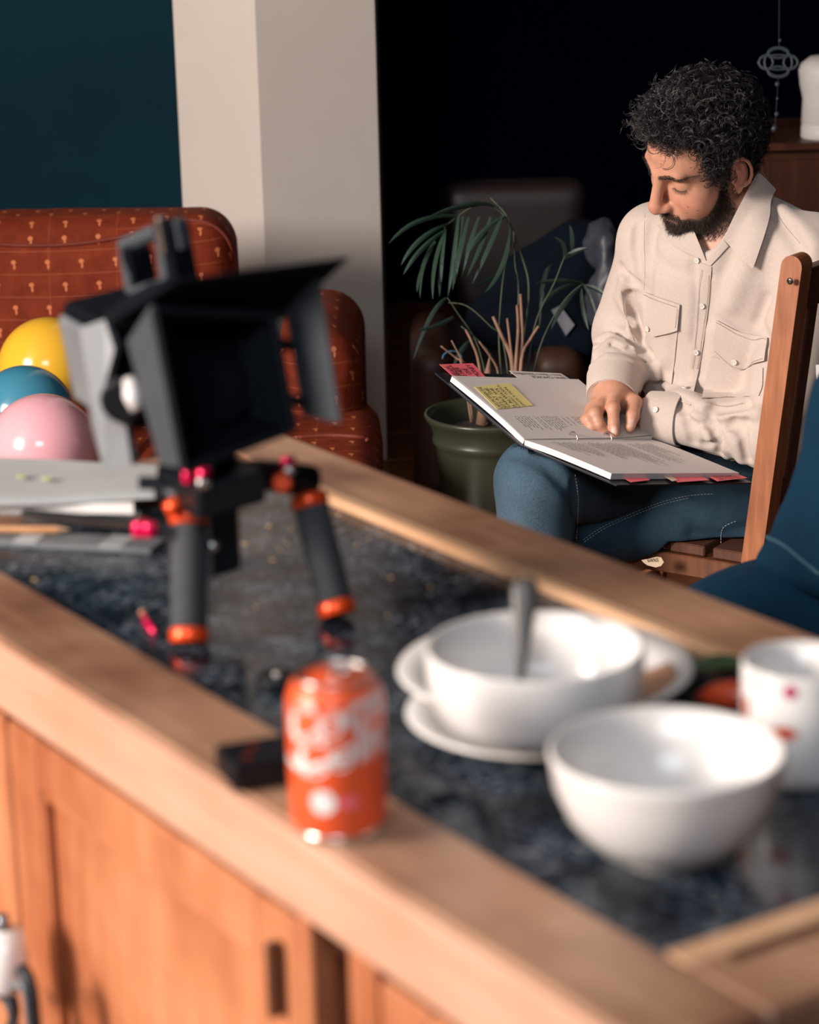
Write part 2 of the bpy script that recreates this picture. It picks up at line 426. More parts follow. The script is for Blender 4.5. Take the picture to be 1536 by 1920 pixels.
M['orangebrown'] = mat('tan_leather_arm', (.055, .020, .011), .5, var=.2, scale=5)
M['jacket'] = mat('dark_navy_cloth', (.0022, .005, .010), .9, spec=.1, var=.2)
M['bag'] = mat('grey_plastic_bag', (.035, .04, .055), .45, var=.25, scale=12)
M['packet'] = mat('pale_packet', (.15, .155, .18), .5, var=.1)
M['bluechair'] = mat('petrol_blue_velvet', (.0018, .026, .055), .8, spec=.15, var=.15, scale=5, bumps=.1)
M['bluechair'].node_tree.nodes['Principled BSDF'].inputs['Sheen Weight'].default_value = .0
M['bluepipe'] = mat('blue_piping', (.02, .08, .12), .6)
M['glass_white'] = mat('white_enamel', (.52, .50, .48), .5, var=.03)
M['redcan'] = mat('red_can_paint', (.90, .12, .035), .34, .1, var=.03, bumps=0)
M['white_print'] = mat('white_can_print', (.86, .82, .78), .35, bumps=0)
M['alu'] = mat('aluminium', (.72, .70, .67), .25, 1, bumps=0)
def balloon(name, c):
    m = mat(name, c, .16, var=.02, bumps=0, spec=.7); b = m.node_tree.nodes['Principled BSDF']
    b.inputs['Subsurface Weight'].default_value = .12; b.inputs['Subsurface Radius'].default_value = (.03, .02, .02); return m
M['by'] = balloon('yellow_latex', (.87, .49, .035)); M['bb'] = balloon('blue_latex', (.05, .24, .36)); M['bp'] = balloon('pink_latex', (.82, .42, .47))
M['tomato'] = mat('orange_red_skin', (.62, .07, .02), .3); M['herb'] = mat('dull_green_leaf', (.05, .10, .04), .6)
M['pencil'] = mat('tan_wooden_pencil', (.55, .27, .12), .5); M['stain'] = mat('brown_food_stain', (.50, .27, .16), .5, var=.3, scale=60)
M['cable'] = mat('black_cable', (.010, .015, .022), .5); M['crumb'] = mat('golden_crumb', (.62, .42, .22), .7, var=.3)
M['shirt'] = fabric('beige_shirt_cloth', (.54, .452, .395), .07, 700)
M['jeans'] = None
def jeans_mat():
    m, nt, b = _nt('blue_denim')
    w = noise(nt, 1, 2, (1400, 300, 1400)); w2 = noise(nt, 1, 2, (300, 1400, 500))
    big = noise(nt, 9, 5)
    c1 = ramp(nt, big, [(.35, (.016, .040, .064)), (.62, (.032, .070, .104))])
    c2 = ramp(nt, w, [(.35, (.45, .5, .55)), (.65, (1.5, 1.45, 1.4))])
    mx = N(nt, 'ShaderNodeMix', data_type='RGBA', blend_type='MULTIPLY'); mx.inputs[0].default_value = .8
    nt.links.new(c1, mx.inputs[6]); nt.links.new(c2, mx.inputs[7])
    # worn, faded knee and front of the crossed leg
    at = N(nt, 'ShaderNodeAttribute'); at.attribute_name = 'fade'
    mf = N(nt, 'ShaderNodeMix', data_type='RGBA', blend_type='ADD'); nt.links.new(at.outputs['Fac'], mf.inputs[0])
    nt.links.new(mx.outputs[2], mf.inputs[6]); c3 = ramp(nt, w2, [(.3, (.02, .032, .042)), (.7, (.075, .10, .118))]); nt.links.new(c3, mf.inputs[7])
    nt.links.new(mf.outputs[2], b.inputs['Base Color'])
    b.inputs['Roughness'].default_value = .9; b.inputs['Specular IOR Level'].default_value = .2
    bump(nt, b, w, .4, .0004); return m
M['jeans'] = jeans_mat()
M['stitch'] = mat('pale_seam_thread', (.42, .44, .46), .8, bumps=0)
M['shirtstitch'] = mat('shirt_seam_thread', (.36, .28, .225), .9, bumps=0)
M['button'] = mat('pearl_button', (.72, .68, .62), .2, var=.1, scale=200, spec=.7, bumps=0)
M['haircap'] = mat('hair_mass', (.006, .005, .005), .85, var=.3, scale=40, bumps=0, spec=.1)
M['hair'] = mat('black_curly_hair', (.012, .010, .010), .36, var=.3, scale=40, bumps=0, spec=.55)
M['beard'] = mat('dark_brown_beard_hair', (.035, .019, .013), .45, var=.4, scale=40, bumps=0)
def skin_mat():
    m, nt, b = _nt('tanned_skin')
    at = N(nt, 'ShaderNodeVertexColor'); at.layer_name = 'tint'
    n = ramp(nt, noise(nt, 60, 4), [(.3, (.90, .88, .88)), (.7, (1.08, 1.06, 1.05))])
    mx = N(nt, 'ShaderNodeMix', data_type='RGBA', blend_type='MULTIPLY'); mx.inputs[0].default_value = 1
    nt.links.new(at.outputs[0], mx.inputs[6]); nt.links.new(n, mx.inputs[7]); nt.links.new(mx.outputs[2], b.inputs['Base Color'])
    b.inputs['Roughness'].default_value = .48; b.inputs['Specular IOR Level'].default_value = .45
    b.inputs['Subsurface Weight'].default_value = .12; b.inputs['Subsurface Radius'].default_value = (.012, .005, .003); b.inputs['Subsurface Scale'].default_value = 1
    bump(nt, b, noise(nt, 450, 3), .25, .0004); return m
M['skin'] = skin_mat()

# ================================================================== the room
def wall_box(name, x0, y0, z0, x1, y1, z1, m, **kw):
    return MB().box(((x0+x1)/2, (y0+y1)/2, (z0+z1)/2), ((x1-x0)/2, 0, 0), (0, (y1-y0)/2, 0), (0, 0, (z1-z0)/2)).build(name, m, None, kind='structure', **kw)
cA = P(488, 250, 5.95); cA[2] = 0      # near corner of the pillar
ul = nrm((-.70, .71, 0)); ur = nrm((.71, .70, 0))
wl = P(336, 250, 6.14); wl[2] = 0; wr = P(714, 430, 6.12); wr[2] = 0
ul = nrm(wl-cA); Ll = np.linalg.norm(wl-cA); ur = nrm(wr-cA); Lr = np.linalg.norm(wr-cA)
far = cA + ul*Ll + ur*Lr
ZC = 3.8
YT = float(wl[1])
wall_box('wall_back', -5.1, YT, 0, float(wl[0])+.10, YT+.12, ZC, M['teal'])
pil = MB().prism([wl, cA, wr, wr+np.array([.0, .9, 0]), wl+np.array([0, .9, 0])], (0, 0, ZC)).build('wall_pillar', M['cream'], None, kind='structure')
wall_box('wall_alcove', float(wr[0])-.5, 8.2, 0, 3.4, 8.32, ZC, M['navy'])
wall_box('wall_alcove_side', float(wr[0])-.12, float(wr[1])+.88, 0, float(wr[0])-.02, 8.25, ZC, M['navy'])
wall_box('wall_right', 3.3, -3.2, 0, 3.42, 8.3, ZC, M['navy'])
wall_box('ceiling', -5.1, -3.2, ZC, 3.42, 8.3, ZC+.1, M['ceil'])
# left wall with its window opening
def left_wall():
    m_ = MB(); Y0, Y1, Z0, Z1 = -.7, 1.2, 1.9, 3.6
    for (a, b, c, d) in ((-3.2, Y0, 0, ZC), (Y1, YT+.1, 0, ZC), (Y0, Y1, 0, Z0), (Y0, Y1, Z1, ZC)):
        m_.box((-5.1, (a+b)/2, (c+d)/2), (.06, 0, 0), (0, (b-a)/2, 0), (0, 0, (d-c)/2))
    m_.build('wall_left', M['cream'], None, kind='structure')
left_wall()
fl = thing('floor', None, None); fl['kind'] = 'structure'
_fb = MB().box((-.85, 2.5, -.03), (4.25, 0, 0), (0, 5.8, 0), (0, 0, .022)); _fb.build('floor_base', M['chairdark'], fl)
pm = None; k = 0
rgf = random.Random(3)
for iy in range(40):
    y = -3.2 + iy*.29
    if y > 8.3: break
    x = -5.1 + rgf.random()*.8 - .8
    while x < 3.3:
        L = 1.9
        o = None
        if pm is None:
            o = MB().box((0, 0, 0), (.948, 0, 0), (0, .1425, 0), (0, 0, .008), .002).build('floor_board', M['floorw'], fl); pm = o.data
        else:
            o = bpy.data.objects.new('floor_board', pm); link(o, fl)
        o.location = (x+.95, y+.14, -.008); x += 1.9
# ================================================================== counter / cabinet
TX = nrm((.5417, -.8406, 0)); TY = nrm((.8405, .5418, 0))
def CL(x, y, z=0): return TX*x + TY*y + np.array([0, 0, z])
HC = .934
ang = math.atan2(TX[1], TX[0])
cab = thing('sideboard_cabinet', 'long orange wooden cabinet with panelled doors under the granite counter', 'cabinet', CL(-1.63, 1.04, 0), ang)
X0, X1, Y0, Y1 = -2.31, -.95, .765, 1.322
XI0, XI1, YI0, YI1 = -2.17, -1.042, .849, 1.235
def cbox(x0, x1, y0, y1, z0, z1, b=.002):
    return MB().box(CL((x0+x1)/2, (y0+y1)/2, (z0+z1)/2), TX*(x1-x0)/2, TY*(y1-y0)/2, (0, 0, (z1-z0)/2), b)
yf = .790
ZT = .870
# carcass: back, ends, bottom, shelf, stiles
body = MB()
for (a, b_, c, d, e, f_) in ((X0+.03, X1-.03, Y1-.05, Y1-.03, .08, ZT), (X0+.03, X0+.05, yf+.02, Y1-.05, .08, ZT), (X1-.05, X1-.03, yf+.02, Y1-.05, .08, ZT),
                           (X0+.03, X1-.03, yf+.02, Y1-.05, .08, .10), (-1.385, -1.365, yf+.02, Y1-.05, .1, ZT), (-1.27, -1.25, yf+.02, Y1-.05, .1, ZT)):
    body.box(CL((a+b_)/2, (c+d)/2, (e+f_)/2), TX*(b_-a)/2, TY*(d-c)/2, (0, 0, (f_-e)/2))
body.build('carcass', M['cab'], cab)
cbox(X0+.05, X1-.05, .84, Y1-.06, 0, .08).build('plinth', M['chairdark'], cab)
def door(x0, x1, hx=None, z0=.11, z1=.847, stile=.062):
    fr = MB()
    for (a, b_, e, f_) in ((x0, x0+stile, z0, z1), (x1-stile, x1, z0, z1), (x0+stile, x1-stile, z1-.047, z1), (x0+stile, x1-stile, z0, z0+.06)):
        fr.box(CL((a+b_)/2, yf, (e+f_)/2), TX*(b_-a)/2, TY*.011, (0, 0, (f_-e)/2), .003)
    d = fr.build('door', M['cab'], cab)
    cbox(x0+stile-.004, x1-stile+.004, yf-.002, yf+.006, z0+.05, z1-.04).build('door_panel', M['cab'], d)
    mo = MB()
    for (a, b_, e, f_) in ((x0+stile, x0+stile+.007, z0+.06, z1-.047), (x1-stile-.007, x1-stile, z0+.06, z1-.047), (x0+stile, x1-stile, z1-.054, z1-.047), (x0+stile, x1-stile, z0+.06, z0+.067)):
        mo.box(CL((a+b_)/2, yf-.006, (e+f_)/2), TX*(b_-a)/2, TY*.004, (0, 0, (f_-e)/2), .0015)
    mo.build('door_moulding', M['cab'], d)
    if hx is not None:
        MB().box(CL(hx, yf-.018, .795), TX*.004, TY*.006, (0, 0, .030), .002).build('handle', M['chairdark'], d, label='dark bar handle')
door(-1.872, -1.368, -1.394)
door(-2.27, -1.880, None)
door(-1.262, -.985, None)
cbox(-1.366, -1.352, yf-.012, yf+.012, .1, ZT).build('stile', M['cab'], cab)
cbox(-1.300, -1.264, yf-.012, yf+.012, .1, ZT).build('stile', M['cab'], cab)
cbox(X0+.05, X1-.06, yf+.004, yf+.012, .830, ZT).build('gap_shade_strip', M['dresser'], cab, label='dark strip put in as the shade of the gap above the doors')  # dark wood stands in for the shadow under the slab
cbox(-1.352, -1.300, yf+.050, yf+.060, .1, ZT).build('recess_panel', M['dresser'], cab, label='dark brown recessed back panel of the narrow slot')
# countertop: wooden frame around a granite slab
top = thing('countertop', 'wooden framed counter top with a dark speckled granite inlay', 'countertop', CL(-1.63, 1.04, ZT), ang)
cbox(XI0-.01, XI1+.01, YI0-.01, YI1+.01, ZT+.004, HC-.008, .001).build('granite_slab', M['granite'], top, label='black speckled polished granite slab')
cbox(X0, X1, Y0, YI0, ZT, HC, .004).build('front_rail', M['counter'], top)
cbox(X0, X1, YI1, Y1, ZT, HC, .004).build('back_rail', M['counter'], top)
cbox(X0, XI0, YI0+.001, YI1-.001, ZT, HC, .004).build('end_rail', M['counter'], top)
cbox(XI1, X1, YI0+.001, YI1-.001, ZT, HC-.001, .004).build('end_rail', M['counter'], top)
cbox(X0, X1, Y0-.0045, Y0+.001, ZT+.001, HC-.003, .002).build('edge_band', M['edge'], top, label='pale orange front edge band')
cbox(XI0, XI1, YI1-.014, YI1+.004, HC-.009, HC+.0025, .002).build('inner_moulding', M['light_edge'], top, label='pale inner moulding strip')
cbox(XI1-.004, XI1+.020, YI0+.002, YI1-.005, HC-.009, HC-.0002, .001).build('inner_moulding', M['light_edge'], top, label='pale inner moulding strip')
cbox(XI1+.022, XI1+.030, YI0+.028, YI1+.03, HC-.004, HC+.0005, .0003).build('groove', M['dresser'], top, label='dark groove in the end rail')
for kx in (X0+.05, X1-.055):
    pass
# ================================================================== things on the counter
def lathe_thing(name, label, cat, c, prof, m, n=56, group=None):
    mb = MB().lathe(prof, (0, 0, 0), n=n); o = mb.build(name, m, None, smooth=True, label=label, cat=cat, group=group); o.location = tuple(c); return o
HG = HC-.008
def bowl_prof(R, H, th=.005, foot=.36):
    out = [(foot*R, 0), (foot*R+.001, .006), (R*.62, H*.17), (R*.84, H*.42), (R*.955, H*.70), (R*.992, H*.94), (R, H-.001)]
    inn = [(R-.0015, H+.0012), (R-th*.8, H-.0005), (R*.93-th, H*.70), (R*.80-th, H*.42), (R*.56-th, H*.21), (R*.25, H*.13), (0.0, H*.12)]
    return [(0, .002), (foot*R-.006, .002), (foot*R-.005, 0)] + out + inn
bn = PZ(1250, 1405, HC+.070)
lathe_thing('bowl', 'deep white bowl standing directly on the granite, nearest the camera', 'bowl', (bn[0], bn[1], HG), bowl_prof(.0785, .0785), M['china'])
p2 = PZ(1012, 1348, HG+.008); p1 = PZ(1022, 1268, HG+.028)
def plate_prof(R, H=.017):
    return [(0, .002), (R*.52, .002), (R*.55, 0), (R*.58, .002), (R*.78, H*.5), (R*.97, H*.9), (R, H), (R*.985, H+.0022), (R*.80, H*.62), (R*.60, H*.28), (0, H*.26)]
lathe_thing('plate', 'lower white plate at the bottom of the stack under the bowl', 'plate', (p2[0], p2[1], HG), plate_prof(.103, .016), M['china'], 64)
pl = lathe_thing('plate', 'upper wide white plate with a brown food smear on its right side', 'plate', (p1[0], p1[1], HG+.0165), plate_prof(.116, .020), M['china'], 64)
bf = PZ(1003, 1210, HG+.092)
def deep_prof(R, H):
    return [(0, .002), (R*.50, .002), (R*.52, 0), (R*.56, .003), (R*.80, H*.16), (R*.93, H*.36), (R*.985, H*.62), (R, H-.001), (R-.0015, H+.0014), (R-.0045, H), (R*.985-.006, H*.62), (R*.92-.006, H*.40), (R*.76, H*.22), (R*.4, H*.15), (0, H*.14)]
lathe_thing('bowl', 'white bowl on the stacked plates with a spoon standing in it', 'bowl', (bf[0], bf[1], HG+.0235), deep_prof(.0805, .068), M['china'])
def stain():
    g = np.zeros((12, 8, 3)); c = np.array([p1[0], p1[1], HG+.0165])
    for i in range(12):
        for j in range(8):
            th = math.radians(-38+46*i/11); rr = .070+.034*j/7*(1-.3*abs(i/11-.5)); R = .116; H = .020
            h = np.interp(rr, [R*.6, R*.8, R*.985], [H*.28, H*.62, H+.0022])
            g[i, j] = c+np.array([rr*math.cos(th), rr*math.sin(th), h+.0010])
    return g
_s = MB().sheet(stain(), -.0006).build('food_smear', M['stain'], pl, smooth=True, label='brown food smear'); _s.data.transform(Matrix.Identity(4))
# spoon leaning in the far bowl
sp = thing('spoon', 'metal spoon standing upright in the bowl on the plates', 'spoon', (bf[0], bf[1], HG+.034))
s0 = np.array([bf[0]-.012, bf[1]+.004, HG+.036]); s1 = P(986, 1082, 1.80); dd = nrm(s1-s0); sd_ = nrm(np.cross(dd, FW))
def spoon_handle():
    g = []
    L = np.linalg.norm(s1-s0)
    for i in range(16):
        t = i/15; w = np.interp(t, [0, .3, .75, .93, 1], [.0022, .003, .0088, .0105, .006])
        c = s0+dd*(L*t); nn = nrm(np.cross(dd, sd_)); g.append([c+sd_*w*q + nn*(.0015*(1-q*q)) for q in (-1, -.5, 0, .5, 1)])
    return np.array(g)
MB().sheet(spoon_handle(), .0018).build('handle', M['spoonmetal'], sp, smooth=True)
def spoon_bowl():
    g = []
    for i in range(12):
        t = i/11; w = .020*math.sqrt(max(.02, 1-(2*t-1)**2)); c = s0 - dd*.0 + nrm((.8, -.2, -.02))*(.004+.052*t)*1 + np.array([0, 0, -.002])
        lat = nrm(np.cross((.8, -.2, 0), (0, 0, 1))); g.append([c+lat*w*q+np.array([0, 0, .008*q*q+.008*(2*t-1)**2]) for q in (-1, -.6, -.2, .2, .6, 1)])
    return np.array(g)
MB().sheet(spoon_bowl(), .0012).build('spoon_head', M['steel'], sp, smooth=True)
# mug
mc = PZ(1503, 1238, HG+.088); mg = thing('mug', 'white mug printed with small coloured figures behind the near bowl', 'mug', (mc[0], mc[1], HG))
R = .0425; Hm = .088
MB().lathe([(0, .003), (R*.72, .003), (R*.75, 0), (R*.86, .004), (R*.97, .014), (R, .035), (R, Hm-.001), (R-.001, Hm+.0008), (R-.0032, Hm), (R-.004, Hm*.6), (R-.006, .02), (R*.6, .008), (0, .007)], (mc[0], mc[1], HG), n=56).build('mug_body', M['china'], mg, smooth=True)
ha = [np.array([mc[0], mc[1], HG]) + nrm((.9, .45, 0))*(R-.003+.030*math.sin(t)) + np.array([0, 0, Hm*.5-.028*math.cos(t)]) for t in np.linspace(0, math.pi, 14)]
MB().tube(ha, .0048, 10).build('handle', M['china'], mg, smooth=True)
def on_cyl(c, R, px, py, pts, sc, zc=0):
    # wrap 2-D points (m) round a vertical cylinder, centred where pixel ray meets it
    v = RAY(px, py); o = CAM-np.array(c); a = v[0]**2+v[1]**2; b = 2*(o[0]*v[0]+o[1]*v[1]); cc = o[0]**2+o[1]**2-R*R
    t = (-b-math.sqrt(max(0, b*b-4*a*cc)))/(2*a); q = CAM+v*t; th = math.atan2(q[1]-c[1], q[0]-c[0])
    return [np.array([c[0]+(R+e)*math.cos(th+x*sc/R), c[1]+(R+e)*math.sin(th+x*sc/R), q[2]+y*sc]) for x, y, e in pts]
def decal_disc(c, R, px, py, r, m, name, par, sx=1, sy=1, n=20, lab=None, grow=.0004):
    pts = [(0, 0, grow)] + [(sx*math.cos(2*math.pi*k/n), sy*math.sin(2*math.pi*k/n), grow) for k in range(n)]
    v = on_cyl(c, R, px, py, pts, r); f = [(0, 1+k, 1+(k+1) % n) for k in range(n)]
    return MB().add(v, f).build(name, m, par, label=lab)
M['magenta_print'] = mat('magenta_print', (.45, .004, .07), .4, bumps=0); M['pale_print'] = mat('pale_grey_print', (.55, .54, .53), .5, bumps=0)
mcc = (mc[0], mc[1], HG)
decal_disc(mcc, R, 1482, 1298, .0052, M['magenta_print'], 'printed_dot', mg, lab='dark magenta printed dot')
decal_disc(mcc, R, 1418, 1280, .008, M['pale_print'], 'printed_figure', mg, 1, .5, lab='faint grey printed shape')
decal_disc(mcc, R, 1400, 1325, .006, M['tomato'], 'printed_figure', mg, .7, 1.4, lab='red printed shape low on the left')
decal_disc(mcc, R, 1470, 1375, .007, M['tomato'], 'printed_figure', mg, 1.4, .7, lab='orange printed shape near the base')
# fruit and leaf behind the mug
fr = PZ(1372, 1305, HG+.012)
tm = thing('chilli_pepper', 'orange-red pepper lying on the granite to the left of the mug', 'pepper', (fr[0], fr[1], HG))
_pp = [np.array([fr[0], fr[1], HG+.0115])+TX*0+np.array(q) for q in ((-.026, .008, -.003), (-.014, .004, 0), (0, 0, .0015), (.014, -.004, .001), (.026, -.004, .0))]
MB().tube(_pp, [.003, .0095, .012, .012, .007], 12).build('fruit', M['tomato'], tm, smooth=True)
MB().tube([_pp[-1], _pp[-1]+np.array([.010, .004, .006])], [.0025, .002], 8).build('stem', M['herb'], tm, smooth=True)
hb = PZ(1358, 1258, HG+.008)
def leafy():
    g = []
    for i in range(9):
        t = i/8; w = .015*math.sin(math.pi*min(.97, max(.03, t)))
        g.append([np.array([hb[0]-.03+.06*t, hb[1]+.004+w*q, HG+.006+.006*math.sin(3*t)+.004*abs(q)]) for q in (-1, -.5, 0, .5, 1)])
    return np.array(g)
MB().sheet(leafy(), .0012).build('leaf', M['herb'], None, smooth=True, label='dull green leaf lying behind the orange-red pepper', cat='leaf')
# drink can
cb = PZ(626, 1558, HC); cz = HC+.0; cc = np.array([cb[0]+.004, cb[1], cz])
can = thing('drink_can', 'red and white cola can standing on the front rail of the counter', 'can', tuple(cc))
Rc = .033; Hcn = .116
MB().lathe([(0, .006), (.020, .005), (.0235, 0), (.0255, .001), (.030, .0075), (Rc, .014), (Rc, .098), (.0300, .107), (.0268, .1125)], cc, n=56).build('can_body', M['redcan'], can, smooth=True)
MB().lathe([(.0200, 0), (.0236, -.0004), (.0262, .001), (.0303, .0078)], cc-np.array([0, 0, .0002]), n=56).build('can_base', M['alu'], can, smooth=True)
MB().lathe([(.0269, .1118), (.0272, .1145), (.0262, .1158), (.0248, .1145), (.0240, .1105), (.0, .1108)], cc, n=56).build('can_lid', M['alu'], can, smooth=True)
_tb = MB(); tq = cc+np.array([.004, .006, .1125])
_tb.lathe([(.0052, 0), (.0085, 0), (.0090, .0006), (.0085, .0012), (.0052, .0012), (.0050, .0006), (.0052, 0)], tq, n=24); _tb.build('pull_tab', M['alu'], can, smooth=True)
def wrap_text(txt, px, py, size, m, name, rot=0, shear=.25, bold=.0, lab=None):
    v, f = text_polys(txt, 1, .03); xs = [q[0] for q in v]; ys = [q[1] for q in v]; cx = (min(xs)+max(xs))/2; cy = (min(ys)+max(ys))/2
    c_, s_ = math.cos(rot), math.sin(rot)
    pts = []
    for q in v:
        x = (q[0]-cx)+shear*(q[1]-cy); y = q[1]-cy; pts.append((x*c_-y*s_, x*s_+y*c_, .0004))
    return MB().add(on_cyl(cc, Rc, px, py, pts, size), f).build(name, m, can, label=lab)
wrap_text('Coca', 628, 1345, .036, M['white_print'], 'lettering', rot=math.radians(16), lab='white script lettering')
wrap_text('Cola', 640, 1408, .036, M['white_print'], 'lettering', rot=math.radians(16), lab='white script lettering')
def band(z0, z1, a0, a1, wav, name, e=.0003):
    v = RAY(634, 1400); th0 = math.atan2(-v[1], -v[0]) ; g = np.zeros((40, 7, 3))
    for i in range(40):
        a = th0+math.radians(a0+(a1-a0)*i/39); 
        for j in range(7):
            z = z0+(z1-z0)*j/6 + wav*math.sin(3*(a-th0)+1.1); g[i, j] = cc+np.array([(Rc+e)*math.cos(a), (Rc+e)*math.sin(a), z])
    MB().sheet(g, -.0002).build(name, M['white_print'], can, smooth=True, label='white wave band')
band(.0585, .0635, -75, 20, .004, 'wave_print')
decal_disc(cc, Rc, 606, 1505, .0088, M['white_print'], 'badge_print', can, 1.0, 1.0, lab='round white printed badge')
decal_disc(cc, Rc, 655, 1505, .0075, M['pink_note'], 'badge_print', can, 1.0, .6, lab='pale pink printed patch')
# black battery box
q0 = PZ(402, 1398, HC+.022); q1 = PZ(560, 1372, HC+.022); q2 = PZ(408, 1440, HC+.022)
ux = nrm(q1-q0); uy = nrm(np.cross((0, 0, 1), ux)); wbx = .046
bx = thing('battery_pack', 'black flat battery pack lying on the front rail left of the can', 'battery', tuple((q0+ux*.055-uy*wbx/2)*[1, 1, 0]+[0, 0, HC]))
MB().box(q0+ux*.045-uy*wbx*.5-np.array([0, 0, .0098]), ux*.045, uy*wbx*.5, (0, 0, .0108), .002).build('casing', M['black'], bx)
for a, b_ in ((.024, .017), (.014, .034)):
    MB().box(q0+ux*a-uy*b_+np.array([0, 0, .0012]), ux*.003, uy*.0025, (0, 0, .0004)).build('red_mark', mat('dull_red_print', (.20, .006, .008), .5, bumps=0), bx)
# cable
cp = [PZ(x, y, HG+.004) for x, y in ((795, 1502), (835, 1490), (875, 1488), (905, 1515), (925, 1560), (938, 1605), (965, 1632), (1010, 1648), (1050, 1640))]
def spline(pts, n=8):
    out = []; pts = [pts[0]]+list(pts)+[pts[-1]]
    for i in range(1, len(pts)-2):
        for k in range(n):
            t = k/n; a, b_, c, d = pts[i-1], pts[i], pts[i+1], pts[i+2]
            out.append(.5*((2*b_)+(-a+c)*t+(2*a-5*b_+4*c-d)*t*t+(-a+3*b_-3*c+d)*t**3))
    out.append(pts[-2]); return out
MB().tube(spline(cp), .0042, 10).build('cable', M['cable'], None, smooth=True, label='thick dark cable curving over the granite below the near bowl', cat='cable')
# paper stack at far left with sheets
ps = thing('script_pages', 'thick stack of white printed pages at the left end of the counter', 'papers', tuple(PZ(120, 950, HC)))
def quadlayer(c4, z, th, name, m, droop=0, mbp=None):
    g = np.zeros((14, 8, 3)); c4 = [PZ(*q, z) for q in c4]
    for i in range(14):
        for j in range(8):
            u, v = i/13, j/7; q = (c4[0]*(1-u)+c4[1]*u)*(1-v)+(c4[3]*(1-u)+c4[2]*u)*v
            q = q+np.array([0, 0, droop*(u**3)+.0015*math.sin(5*u+3*v)]); g[i, j] = q
    n = np.cross(g[1, 0]-g[0, 0], g[0, 1]-g[0, 0]);
    if n[2] < 0: g = g[::-1]
    return MB().sheet(g, th).build(name, m, ps, smooth='auto')
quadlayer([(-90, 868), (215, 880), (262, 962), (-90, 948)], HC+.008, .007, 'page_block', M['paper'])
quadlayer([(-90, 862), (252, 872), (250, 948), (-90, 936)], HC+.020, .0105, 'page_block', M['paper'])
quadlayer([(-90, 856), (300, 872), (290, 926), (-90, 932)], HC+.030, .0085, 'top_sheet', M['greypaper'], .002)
for px_, py_ in ((42, 893), (88, 897)):
    qh = PZ(px_, py_, HC+.0325); MB().box(qh, TX*.006, TY*.004, (0, 0, .0004)).build('highlighter_mark', mat('yellow_highlighter', (.55, .58, .25), .8, bumps=0), ps)
# pencil, tablet, clip, cap, crumbs
pa, pb = PZ(-60, 992, HC+.004), PZ(130, 993, HC+.004)
pn = thing('pencil', 'tan wooden pencil lying at the left edge of the granite', 'pencil', tuple(PZ(60, 995, HC)))
MB().tube([pa, pb-nrm(pb-pa)*.012], .0038, 6).build('barrel', M['pencil'], pn); MB().tube([pb-nrm(pb-pa)*.012, pb], [.0038, .0006], 6).build('tip', M['light_edge'], pn)
t0, t1 = PZ(-40, 1010, HG+.0035), PZ(290, 1028, HG+.0035); tu = nrm(t1-t0); tv = nrm(np.cross((0, 0, 1), tu)); tv *= np.sign(tv@FW)
tb = thing('notebook', 'thin grey notebook lying on the granite under the camera rig', 'notebook', tuple((t0+t1)/2*[1, 1, 0]+[0, 0, HG]))
MB().box((t0+t1)/2+tv*.01+np.array([0, 0, -.001]), tu*np.linalg.norm(t1-t0)/2, tv*.02, (0, 0, .0025), .001).build('cover', M['grey'], tb)
for sx_ in (-.04, .05):
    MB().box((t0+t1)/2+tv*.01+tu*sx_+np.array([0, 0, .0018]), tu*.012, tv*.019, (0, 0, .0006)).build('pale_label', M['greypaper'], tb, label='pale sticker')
ck = [PZ(x, y, HG+.0035) for x, y in ((268, 1150), (276, 1168), (290, 1186))]
cl = thing('hair_clip', 'small pink clip lying on the granite left of the near grip', 'clip', tuple(ck[1]*[1, 1, 0]+[0, 0, HG]))
MB().tube(ck, [.0026, .003, .0022], 8).build('clip_body', M['pink'], cl, smooth=True); MB().lathe([(0, -.003), (.003, -.0015), (.0034, 0), (.003, .0015), (0, .003)], ck[0]+np.array([0, 0, .0008]), n=12).build('clip_bead', M['light_edge'], cl, smooth=True)
lc = PZ(522, 1280, HG+.004)
lcap = thing('lens_cap', 'small round black cap with a silver piece as its glint, behind the can', 'cap', (lc[0], lc[1], HG))
MB().lathe([(0, 0), (.0165, 0), (.018, .002), (.018, .009), (.0165, .011), (.010, .0105), (0, .0105)], (lc[0], lc[1], HG), n=32).build('cap_body', M['black'], lcap, smooth='auto')
MB().lathe([(0, .0105), (.004, .0105), (.0045, .0125), (.003, .0135), (0, .0135)], (lc[0], lc[1], HG), n=20).build('cap_glint', M['silver'], lcap, smooth=True)  # silver disc added as the highlight on the dark cap
rc = random.Random(8); cm = MB()
spots = [(430, 985), (505, 987), (545, 993), (462, 1021), (487, 1031), (525, 1031), (512, 1051), (456, 1019), (636, 965), (807, 1100), (727, 1155), (733, 1083), (480, 1138), (65, 1087), (540, 1020), (795, 990), (692, 1010), (670, 1020), (905, 1180), (780, 1230)]
for x, y in spots:
    c = PZ(x, y, HG+.001); r_ = rc.uniform(.0012, .0024); cm.lathe([(0, -r_*.6), (r_, -r_*.2), (r_*.9, r_*.5), (0, r_*.9)], c, n=6)
cm.build('crumbs', M['crumb'], None, kind='stuff', label='golden crumbs scattered on the granite around the grips', cat='crumbs')
